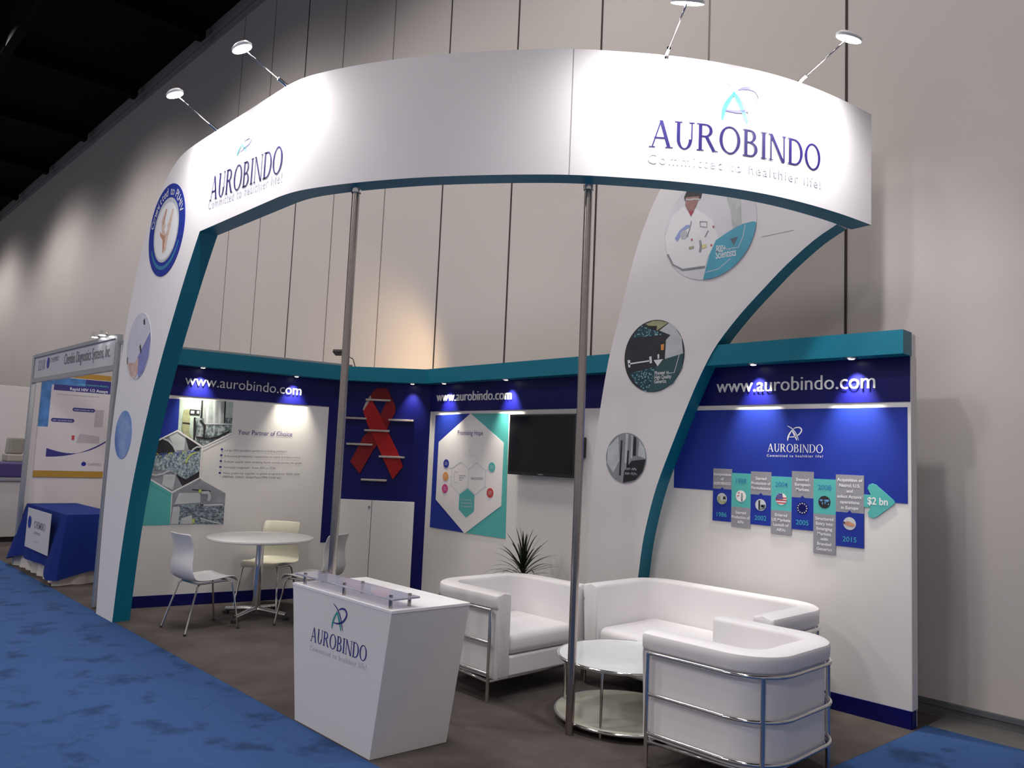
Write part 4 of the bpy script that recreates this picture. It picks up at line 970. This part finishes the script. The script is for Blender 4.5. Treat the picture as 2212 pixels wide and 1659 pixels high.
# acrylic shelf
t = thing('acrylic_shelf', 'clear narrow acrylic shelf on metal studs along the counter top', 'shelf', (-4.0, 2.63, 0.79))
ACR = mat('clear_acrylic', (0.80, 0.80, 0.92), 0.06, trans=0.75, spec=0.5)
m = MB(); m.box((-4.56, 2.535, 0.838), (-3.50, 2.715, 0.848)); m.bevel(.001, 1); part('panel', m, ACR, t)
for x in (-4.47, -4.02, -3.555):
    for y in (2.56, 2.685):
        m = MB(); m.lathe([(0, 0.790), (0.011, 0.790), (0.011, 0.838), (0, 0.838)], (x, y, 0), 14); m.lathe([(0, 0.8485), (0.011, 0.8485), (0.011, 0.858), (0, 0.858)], (x, y, 0), 14); part('stud', m, STEEL, t)

# ================================================================== ROUND DINING TABLE AND CHAIRS
TX, TY = -7.25, 3.64
t = thing('round_table', 'round white table on a chrome cross base by the left wall', 'table', (TX, TY, 0))
m = MB(); m.lathe([(0, 0.735), (0.485, 0.735), (0.498, 0.741), (0.50, 0.750), (0.498, 0.758), (0.49, 0.762), (0, 0.762)], (TX, TY, 0), 72); part('tabletop', m, TABLEW, t)
m = MB(); m.lathe([(0.038, 0.05), (0.038, 0.725), (0.10, 0.728), (0.10, 0.735), (0, 0.735)], (TX, TY, 0), 32); part('pedestal', m, CHROME, t)
for k in range(4):
    a = math.radians(30 + 90*k); d = Vector((math.cos(a), math.sin(a), 0)); c0 = Vector((TX, TY, 0))
    m = MB(); m.tube([c0 + Vector((0, 0, .075)), c0 + d*.12 + Vector((0, 0, .07)), c0 + d*.33 + Vector((0, 0, .048))], [.026, .026, .022], 12); f = sub(part('base_foot', m, CHROME, t), t)
    m = MB(); m.lathe([(0, 0.001), (.032, 0.001), (.032, .03), (.02, .035), (0, .035)], tuple(c0 + d*.33), 16); part('foot_glide', m, RUBBER, f)

def make_chair(shell_mat, label):
    """moulded shell chair, faces +Y, origin on the floor under the seat centre"""
    t = thing('shell_chair', label, 'chair', (0, 0, 0), 'shell chairs round the table', world=False)
    # side profile (y, z, half width) from front lip to top of back
    pr = [(0.235, 0.425, .165), (0.225, 0.440, .175), (0.19, 0.450, .19), (0.10, 0.448, .205), (0.0, 0.436, .222), (-0.10, 0.428, .226), (-0.18, 0.436, .226), (-0.232, 0.468, .222), (-0.258, 0.52, .212), (-0.262, 0.58, .200), (-0.250, 0.65, .192), (-0.248, 0.72, .192), (-0.266, 0.79, .192), (-0.284, 0.835, .188), (-0.292, 0.85, .178)]
    N = 10; m = MB(); g = []
    for i, (y, z, hw) in enumerate(pr):
        row = []
        for k in range(N + 1):
            s = -1 + 2*k/N; e = abs(s)**2.5
            seat = i < 7; up = 0.022*e if seat else 0.0; fw = 0.035*e if not seat else 0.0
            if i in (0, 1): up = -0.012*e
            row.append(m.bm.verts.new((s*hw, y + fw, z + up)))
        g.append(row)
    for a, b in zip(g, g[1:]):
        for k in range(N): m.face([a[k], a[k+1], b[k+1], b[k]], True)
    bmesh.ops.recalc_face_normals(m.bm, faces=m.bm.faces)
    o = part('seat_shell', m, shell_mat, t, normals=False)
    md = o.modifiers.new('solid', 'SOLIDIFY'); md.thickness = 0.012; md.offset = 0
    md = o.modifiers.new('sub', 'SUBSURF'); md.levels = 1; md.render_levels = 2
    m = MB(); m.tube([(-.15, .14, .428), (-.15, -.13, .412), (.15, -.13, .412), (.15, .14, .428), (-.15, .14, .428)], .009, 8); part('under_frame', m, CHROME, t)
    for sx in (-1, 1):
        m = MB(); m.tube([(sx*.12, .10, .425), (sx*.16, .155, .424), (sx*.175, .175, .40), (sx*.215, .235, .012)], .0085, 8); l = part('leg', m, CHROME, t)
        k = MB(); k.lathe([(0, 0), (.012, 0), (.012, .018), (0, .02)], (sx*.216, .237, 0), 12); part('foot_cap', k, RUBBER, l)
        m = MB(); m.tube([(sx*.12, -.08, .41), (sx*.155, -.13, .41), (sx*.17, -.15, .39), (sx*.215, -.255, .012)], .0085, 8); l = part('leg', m, CHROME, t)
        k = MB(); k.lathe([(0, 0), (.012, 0), (.012, .018), (0, .02)], (sx*.216, -.257, 0), 12); part('foot_cap', k, RUBBER, l)
    return t
ch = make_chair(SHELL, 'white shell chair nearest the arch leg, left of the round table')
ch.location = (-7.05, 3.03, 0); ch.rotation_euler = (0, 0, math.radians(5))
dup(ch, (-6.70, 3.91, 0), math.radians(118), 'white shell chair partly hidden by the counter and the pole')
ch2 = make_chair(CREAM, 'cream shell chair behind the round table, back to the wall')
ch2.location = (-7.66, 3.95, 0); ch2.rotation_euler = (0, 0, math.radians(216)); ch2.scale = (1.08, 1.0, 1.0)

# ================================================================== LOUNGE SEATING
def tub_seat(name, label, cat, W, D, HT, loc, rotz, thick=0.135, rad=0.25, group=None, rails=(.60, .385, .182)):
    """U-shaped leather tub in a chrome cage; opens towards -Y, origin on the floor at the centre"""
    t = thing(name, label, cat, loc, group, world=False); t.rotation_euler = (0, 0, rotz)
    def upath(off, n=10):
        hw, hd, r = W/2 - off, D/2 - off, max(0.05, rad - off); P = [(-hw, -D/2 + max(0, 0))]
        P = [(-hw, -D/2)]
        for k in range(n + 1):
            a = math.pi - (math.pi/2)*k/n; P.append((-hw + r + r*math.cos(a), hd - r + r*math.sin(a)))
        for k in range(n + 1):
            a = math.pi/2 - (math.pi/2)*k/n; P.append((hw - r + r*math.cos(a), hd - r + r*math.sin(a)))
        P.append((hw, -D/2)); return P
    zr = rails[0] + .012
    prof = [(0.018, 0.150), (0.018, zr - .004), (0.004, zr), (-0.008, zr + .015), (-0.010, HT - .022), (-0.005, HT - .008), (0.008, HT - .001), (thick*.5, HT + .004), (thick - .012, HT), (thick - .003, HT - .008), (thick, HT - .022), (thick, 0.150)]
    m = MB(); rings = []
    # oriented by outline position: same vertex count for each offset
    paths = [upath(p[0]) for p in prof]
    L = len(paths[0])
    for i in range(L): rings.append([m.bm.verts.new((paths[j][i][0], paths[j][i][1], prof[j][1])) for j in range(len(prof))])
    n = len(prof)
    for a, b in zip(rings, rings[1:]):
        for k in range(n): m.face([a[k], a[(k+1) % n], b[(k+1) % n], b[k]], True)
    f1 = m.face(rings[0]); f2 = m.face(rings[-1][::-1])
    es = [e for f in (f1, f2) for e in f.edges]
    bmesh.ops.bevel(m.bm, geom=es, offset=.022, segments=3, profile=.5, affect='EDGES', clamp_overlap=True)
    for f in m.bm.faces: f.smooth = True
    part('arms_and_back', m, LEATHER, t)
    iw = W/2 - thick - .003
    m = MB(); m.box((-iw, -D/2 + .012, .150), (iw, D/2 - thick - .02, .285)); m.bevel(.012, 2); part('seat_base', m, LEATHER, t)
    m = MB(); m.box((-iw, -D/2 + .004, .288), (iw, D/2 - thick - .01, .435)); m.bevel(.052, 6)
    for f in m.bm.faces: f.smooth = True
    part('seat_cushion', m, LEATHER, t)
    for z in rails:
        P = upath(-.010, 14); P[0] = (P[0][0], -D/2 + .05); P[-1] = (P[-1][0], -D/2 + .05)
        m = MB(); m.tube([(x, y, z) for x, y in P], .011, 10); part('rail', m, CHROME, t)
    m = MB(); m.tube([(-W/2 - .010, -D/2 + .05, .135), (W/2 + .010, -D/2 + .05, .135)], .010, 8)
    m.tube([(-W/2 - .010, -D/2 + .05, .135), (-W/2 + .06, D/2 - .06, .135)], .010, 8); m.tube([(W/2 + .010, -D/2 + .05, .135), (W/2 - .06, D/2 - .06, .135)], .010, 8); m.tube([(-W/2 + .06, D/2 - .06, .135), (W/2 - .06, D/2 - .06, .135)], .010, 8)
    part('bottom_frame', m, CHROME, t)
    k = rad*(1 - .7071)
    for (x, y) in ((-W/2 - .012, -D/2 + .05), (W/2 + .012, -D/2 + .05), (-W/2 + k - .010, D/2 - k + .010), (W/2 - k + .010, D/2 - k + .010)):
        m = MB(); m.tube([(x, y, 0.001), (x, y, rails[0])], .0125, 12); part('leg', m, CHROME, t)
    return t
AG = 'white leather tub armchairs'
tub_seat('armchair', 'white leather tub armchair with chrome rails, seen from behind at front right', 'armchair', 0.84, 0.75, 0.705, (-2.305, 4.055, 0), math.radians(-90), rad=.24, group=AG)
tub_seat('armchair', 'white leather tub armchair with chrome rails, between counter and potted plant', 'armchair', 0.94, 0.77, 0.705, (-4.30, 4.16, 0), math.radians(90), rad=.26, group=AG)
tub_seat('sofa', 'white leather two-seat tub sofa against the back wall below the arch leg', 'sofa', 1.50, 0.82, 0.725, (-3.14, 4.95, 0), 0, rad=.27)
# ------------------------------------------------------------------ coffee table
KX, KY = -3.19, 4.165
t = thing('coffee_table', 'round low glass table with a lower shelf and chrome rims between the armchairs', 'table', (KX, KY, 0))
GL = mat('white_glass_top', (0.72, 0.76, 0.77), 0.08); GL2 = mat('cream_glass_shelf', (0.60, 0.60, 0.50), 0.12)
for z, r, mm, nm in ((.40, .44, GL, 'tabletop'), (.055, .45, GL2, 'shelf')):
    m = MB(); m.lathe([(0, z - .012), (r - .008, z - .012), (r - .008, z), (0, z)], (KX, KY, 0), 72); o = sub(part(nm, m, mm, t), t)
    m = MB(); m.tube([(KX + r*math.cos(2*math.pi*k/64), KY + r*math.sin(2*math.pi*k/64), z - .008) for k in range(65)], .010, 10, cap=False); part('rim', m, CHROME, o)
for k in range(4):
    a = math.radians(-72 + 90*k); x, y = KX + .425*math.cos(a), KY + .425*math.sin(a)
    m = MB(); m.tube([(x, y, 0.001), (x, y, .385)], .009, 10); part('leg', m, CHROME, t)

# ------------------------------------------------------------------ potted dracaena
PX, PY = -5.12, 5.12
t = thing('potted_plant', 'potted dracaena with dark spiky leaves behind the left armchair', 'plant', (PX, PY, 0))
m = MB(); m.lathe([(0, 0.001), (.11, 0.001), (.135, .30), (.145, .31), (.145, .33), (.125, .33), (.12, .29), (0, .29)], (PX, PY, 0), 32); part('pot', m, mat('dark_pot', (.03, .03, .03), .4), t)
m = MB(); m.lathe([(0, .295), (.118, .292), (.118, .30), (0, .305)], (PX, PY, 0), 24); part('soil', m, mat('soil', (.03, .02, .015), .9, noise=.4, scale=60), t)
m = MB(); m.tube([(PX, PY, .29), (PX + .01, PY, .45), (PX, PY + .01, .66)], [.022, .018, .014], 10); part('stem', m, mat('brown_stem', (.09, .06, .035), .8, noise=.3, scale=60), t)
m = MB(); LEAF = mat('dark_green_leaf', (.012, .022, .006), .45, noise=.35, scale=9)
def leaf(m, b, az, el, ln, wd, droop, curl=0.0):
    n = 9; L = []; h = Vector((math.cos(az), math.sin(az), 0)); sd = Vector((-h.y, h.x, 0)); p = Vector(b); e = el
    for i in range(n + 1):
        s = i/n; ww = wd*(0.45 + 1.6*s)*(1 - s)**0.8 if s < 1 else 0
        d = h*math.cos(e) + Vector((0, 0, math.sin(e))); up = d.cross(sd)
        if p.y > 5.49: p.y = 5.49
        L.append([m.bm.verts.new(p - sd*ww/2 + up*ww*.12), m.bm.verts.new(p), m.bm.verts.new(p + sd*ww/2 + up*ww*.12)])
        e -= droop/n*(.4 + 1.2*s); p = p + d*(ln/n)
    for a, b2 in zip(L, L[1:]):
        m.face([a[0], a[1], b2[1], b2[0]], True); m.face([a[1], a[2], b2[2], b2[1]], True)
rnd = random.Random(11)
for k in range(64):
    s = k/64; az = k*2.39996; zz = .52 + .17*s
    el = math.radians(8 + 78*s**1.2 + rnd.uniform(-8, 8)); ln = rnd.uniform(.30, .40)*(1 - .12*s)
    leaf(m, (PX + .012*math.cos(az), PY + .012*math.sin(az), zz), az, el, ln, .026, math.radians(rnd.uniform(50, 105)*(1 - .75*s)))
part('foliage', m, LEAF, t)

# ================================================================== NEIGHBOURING STAND
def boxthing(name, label, cat, lo, hi, m_, bev=.003, group=None):
    m = MB(); m.box(lo, hi); m.bevel(bev, 1)
    return solo(name, m, m_, label, cat, ((lo[0]+hi[0])/2, (lo[1]+hi[1])/2, lo[2]), group)
t = thing('shell_stand_frame', 'grey aluminium posts and name board of the neighbouring stand', 'frame', (-10.0, 2.55, 0))
for x, lab in ((-8.42, 0), (-11.70, 0)):
    m = MB(); m.box((x - .028, 2.525, 0.001), (x + .028, 2.58, 2.70)); m.bevel(.006, 1); part('post', m, ALU, t)
m = MB(); m.box((-11.67, 2.53, 2.655), (-8.45, 2.575, 2.695)); m.box((-11.67, 2.53, 2.33), (-8.45, 2.575, 2.385)); part('beam', m, ALU, t)
m = MB(); m.box((-11.67, 2.545, 2.385), (-8.45, 2.56, 2.655)); nb = sub(part('name_board', m, mat('grey_white_board', (0.50, 0.49, 0.53), .5), t), t)
NBb = Frame((0, 2.545, 0), (1, 0, 0), (0, -1, 0)); z5 = lambda x, y: (x/5.027, 720 + y/5.027)
DG = mat('dark_grey_print', (0.16, 0.16, 0.19), .5)
m = MB(); txt(m, NBb, 'Chembio Diagnostics Systems, Inc.', z5(695, 338), z5(1195, 252), 0.125, DG, .003); txt(m, NBb, '2218', z5(412, 405), z5(482, 390), .13, GREYP, .003)
txt(m, NBb, 'CHEMBIO', z5(545, 320), z5(640, 295), .06, GREYP, .003)
a = NBb.px(*z5(525, 320)); m.use(BLUE); m.sheet(NBb, circ(a[0], a[1], .06, .07, 20), .003)
part('lettering', m, DG, nb)
for x in (-8.98, -8.72):
    t2 = thing('clip_spotlight', 'small lit spotlight clipped on the %s of the neighbouring name board' % ('top middle-right' if x < -8.9 else 'top right end'), 'lamp', (x, 2.50, 2.70), 'spotlights on the neighbouring stand')
    m = MB(); m.tube([(x, 2.55, 2.695), (x, 2.50, 2.73)], .01, 8); part('bracket', m, CHROME, t2)
    m = MB(); m.lathe([(0, 0), (.032, 0), (.03, .05), (0, .055)], (x, 2.48, 2.70), 16); part('lamp_head', m, CHROME, t2)
    m = MB(); m.lathe([(0, -.004), (.028, -.004), (.028, -.001)], (x, 2.48, 2.70), 16); part('lens', m, GLOW, t2)
WN = mat('warm_white_panel', (0.66, 0.62, 0.62), .5)
boxthing('partition_wall', 'white side wall of the neighbouring stand behind the assay poster', 'partition wall', (-11.82, 2.60, 0.001), (-11.765, 5.60, 2.48), WN)
boxthing('partition_wall', 'white rear wall of the neighbouring stand, beyond the side poster', 'partition wall', (-11.76, 5.60, 0.001), (-8.45, 5.66, 2.48), WN)
boxthing('partition_wall', 'white partition far left behind the laboratory analyser', 'partition wall', (-15.35, 2.60, 0.001), (-15.30, 6.0, 2.47), WN)
light('neighbour_stand_light', 'SPOT', (-9.2, 3.0, 2.6), (-11.6, 3.6, 1.2), 14, (1, .93, .88), .05, 100, .8)
# assay poster
pz = zp
P = lambda pts: [NSF.px(x/5.027, 720 + y/5.027) for x, y in pts]
t = thing('poster', 'white and blue Rapid HIV assay poster with ochre bars inside the neighbouring stand', 'poster', tuple(NSF.at(3.1, 1.1, .002)))
TL = NSF.px(86, 815); BR = NSF.px(221, 1032); u0 = NSF.px(70, 1030)[0]; u1 = BR[0]; v1 = NSF.px(236, 822)[1] + .06; v0 = BR[1]
m = MB(); m.fpoly(NSF, [(u0, v0), (u1, v0), (u1, v1), (u0, v1)], 0, .008); part('sheet', m, mat('poster_white', (0.66, 0.62, 0.64), .4), t)
OCH = mat('ochre_print', (0.42, 0.24, 0.03), .5)
m = MB(); hh = .085; m.use(OCH); m.sheet(NSF, [(u0, v0), (u1, v0), (u1, v0+hh), (u0, v0+hh)], .0086); part('ochre_bar', m, OCH, t)
m = MB(); m.use(OCH); m.sheet(NSF, [(u0, v1-.07), (u1, v1-.07), (u1, v1), (u0, v1)], .0086); part('ochre_bar', m, OCH, t)
wd = u1 - u0; hg = v1 - v0; U = lambda a, b: (u0 + a*wd, v0 + b*hg)
m = MB(); m.use(mat('sky_blue_print', (0.06, 0.20, 0.50), .5, noise=.25, scale=10)); m.sheet(NSF, [U(0, .47), U(.14, .47), U(.14, .945), U(0, .945)], .0086); m.sheet(NSF, [U(.14, .87), U(.62, .87), U(.62, .945), U(.14, .945)], .0086)
m.use(NPRINT); m.sheet(NSF, [U(.62, .87), U(1, .87), U(1, .945), U(.62, .945)], .0086); m.sheet(NSF, [U(.17, .82), U(1, .82), U(1, .875), U(.17, .875)], .0090)
for a_, b_, w_ in ((.48, .63, .30), (.19, .52, .30)): m.sheet(NSF, [U(a_, b_), U(a_+w_, b_), U(a_+w_+.02, b_+.018), U(a_+w_, b_+.036), U(a_, b_+.036), U(a_-.02, b_+.018)], .009)
pts = [U(.15 + .85*k/12, .19 + .0 + .17*(k/12)**2.2) for k in range(13)]; pts2 = [U(.15 + .85*k/12, .27 - .06*math.sin(math.pi*k/14) + .10*(k/12)**2.4) for k in range(13)]
for k in range(12): m.poly([NSF.at(*pts[k], .009), NSF.at(*pts[k+1], .009), NSF.at(*pts2[k+1], .009), NSF.at(*pts2[k], .009)])
part('blue_artwork', m, NPRINT, t)
m = MB(); m.use(mat('pale_device_print', (0.45, 0.42, 0.46), .5)); m.sheet(NSF, [U(.80, .49), U(.93, .49), U(.93, .66), U(.80, .66)], .009); m.sheet(NSF, [U(.56, .33), U(.90, .33), U(.90, .40), U(.60, .42)], .009)
m.use(CRIM); m.sheet(NSF, [U(.49, .355), U(.53, .355), U(.53, .40), U(.49, .40)], .009)
m.use(WPRINT); 
def utext(m, s, x, y, w_, h_, mm, bold=0.0):
    g = text_geo(s, 1, bold); a = U(x, y); lay(m, g, cap_height(), lambda tt, yy: NSF.at(a[0] + w_*wd*tt, a[1] + yy*h_, .0098), mm)
utext(m, 'Rapid HIV 1/2 Assays', .40, .83, .56, .038, WPRINT, .02); utext(m, 'CHEMBIO DIAGNOSTICS PRESENTS', .50, .885, .46, .02, LTEAL)
utext(m, 'SURE CHECK HIV 1/2', .49, .64, .28, .016, WPRINT); utext(m, 'HIV 1/2 STAT-PAK', .20, .53, .28, .016, WPRINT)
utext(m, 'CHEMBIO', .76, .115, .20, .035, GREYP); utext(m, 'Simple, fast and accurate point-of-care tests', .22, .78, .62, .016, GREYP)
for k in range(3): utext(m, 'Sensitivity and specificity', .30, .74 - k*.03, .44, .014, PALE)
m.use(BLUE); m.sheet(NSF, circ(*U(.70, .13), .03, .03, 18), .009)
part('lettering', m, WPRINT, t)
# table with blue cloth
TBX0, TBX1, TBY0, TBY1, TBZ = -11.70, -9.90, 2.62, 3.20, .775
t = thing('trade_table', 'table under a royal blue cloth with white skirt in the neighbouring stand', 'table', ((TBX0+TBX1)/2, (TBY0+TBY1)/2, 0))
def cloth(grow, z0, z1, amp, waves, n=160, tail=0.0):
    m = MB(); cx, cy = (TBX0+TBX1)/2, (TBY0+TBY1)/2; a, b = (TBX1-TBX0)/2, (TBY1-TBY0)/2
    per = 4*(a + b); pts = []
    for i in range(n):
        s = i/n*per
        if s < 2*a: p = (-a + s, -b, 0, -1)
        elif s < 2*a + 2*b: p = (a, -b + s - 2*a, 1, 0)
        elif s < 4*a + 2*b: p = (a - (s - 2*a - 2*b), b, 0, 1)
        else: p = (-a, b - (s - 4*a - 2*b), -1, 0)
        pts.append((p, s))
    rows = []
    for j in range(7):
        f = j/6; row = []
        for (x, y, nx, ny), s in pts:
            g = grow*f + amp*f*(.5 + .5*math.sin(s*waves + 1.3*math.sin(s*3)))
            cc = max(0, 1 - (min(abs(abs(x) - a), 9) + min(abs(abs(y) - b), 9))/.35)
            ox, oy = nx, ny
            if cc > 0: ox, oy = (nx + math.copysign(cc*.6, x)*(nx == 0), ny + math.copysign(cc*.6, y)*(ny == 0)); g += .05*cc*f
            row.append(m.bm.verts.new((cx + x + ox*g, cy + y + oy*g, z1 + (z0 - z1)*f - tail*cc*f)))
        rows.append(row)
    for A, B in zip(rows, rows[1:]):
        for k in range(n): m.face([A[k], A[(k+1) % n], B[(k+1) % n], B[k]], True)
    return m, rows[0]
m, _ = cloth(.02, .004, .70, .035, 26, 220); part('white_skirt', m, mat('white_table_skirt', (.62, .58, .55), .8), t)
m, top = cloth(.08, .17, TBZ, .05, 9, 200, tail=.10); m.face(top); BCL = mat('royal_blue_cloth', (.006, .022, .17), .8, spec=.2)
part('blue_cloth', m, BCL, t)
NTF = Frame((0, 2.515, 0), (1, 0, 0), (0, -1, 0)); z55 = lambda x, y: NTF.px(x/5.53, 1020 + y/5.53)
c4 = [z55(345, 420), z55(622, 505), z55(565, 1000), z55(300, 880)]
ua, ub = (c4[0][0]+c4[3][0])/2, (c4[1][0]+c4[2][0])/2; va, vb = (c4[2][1]+c4[3][1])/2, (c4[0][1]+c4[1][1])/2
m = MB(); m.use(mat('cloth_white_label', (.60, .58, .60), .7)); m.fpoly(NTF, [(ua, va), (ub, va), (ub, vb), (ua, vb)], 0, .006)
mid = (ua+ub)/2; ww = ub - ua
ctxt(m, NTF, 'CHEMBIO', mid + ww*.08, va + (vb-va)*.55, (vb-va)*.17, GREYP, .008, wmax=ww*.7, bold=.01); ctxt(m, NTF, 'DIAGNOSTICS', mid, va + (vb-va)*.40, (vb-va)*.06, GREYP, .008, wmax=ww*.7); ctxt(m, NTF, 'www.chembio.com', mid, va + (vb-va)*.2, (vb-va)*.05, PALE, .008, wmax=ww*.6)
m.use(BLUE); m.sheet(NTF, circ(ua + ww*.13, va + (vb-va)*.65, ww*.08, (vb-va)*.16, 20), .0075)
part('cloth_sign', m, WHITE, t, 'white printed sign on the cloth front')
# far cabinet and analyser
CX = -14.25
t = thing('base_cabinet', 'white cabinet at the far left edge of the photo', 'cabinet', (-14.6, 3.2, 0))
z5y = on_plane(20, 1032, (CX, 0, 0), (1, 0, 0)).z
m = MB(); m.box((-15.0, 2.65, .08), (CX, 4.0, z5y - .05)); m.bevel(.004, 1); part('carcass', m, mat('grey_white_cabinet', (.52, .50, .50), .5), t)
m = MB(); m.box((-14.98, 2.68, 0.001), (CX - .04, 3.98, .08)); part('plinth', m, BLACK, t)
m = MB(); m.box((-15.02, 2.62, z5y - .05), (CX + .03, 4.02, z5y)); m.bevel(.004, 1); part('worktop', m, mat('grey_worktop', (.25, .25, .30), .35), t)
t = thing('laboratory_analyser', 'bench analyser with smoked cover and violet base on the far left cabinet', 'machine', (-14.6, 3.1, z5y))
m = MB(); m.box((-14.95, 2.70, z5y + .001), (-14.32, 3.35, z5y + .24)); m.bevel(.03, 2); part('base_housing', m, mat('violet_plastic', (.06, .04, .16), .4), t)
ya = on_plane(14, 980, (-14.6, 0, 0), (1, 0, 0)).y; yb = on_plane(52, 980, (-14.6, 0, 0), (1, 0, 0)).y
m = MB(); m.box((-14.90, ya, z5y + .24), (-14.50, yb, z5y + .36)); m.bevel(.02, 2); part('upper_housing', m, mat('beige_plastic', (.35, .33, .28), .5), t)
m = MB(); v = m.box((-14.88, ya + .02, z5y + .36), (-14.60, yb - .01, z5y + .62))
for q in v[4:]: q.co.y += .02; q.co.x -= .04
m.bevel(.03, 3); part('cover', m, mat('smoked_cover', (.22, .21, .18), .2), t)

for o in list(bpy.data.objects):
    if '_w' in o: del o['_w']
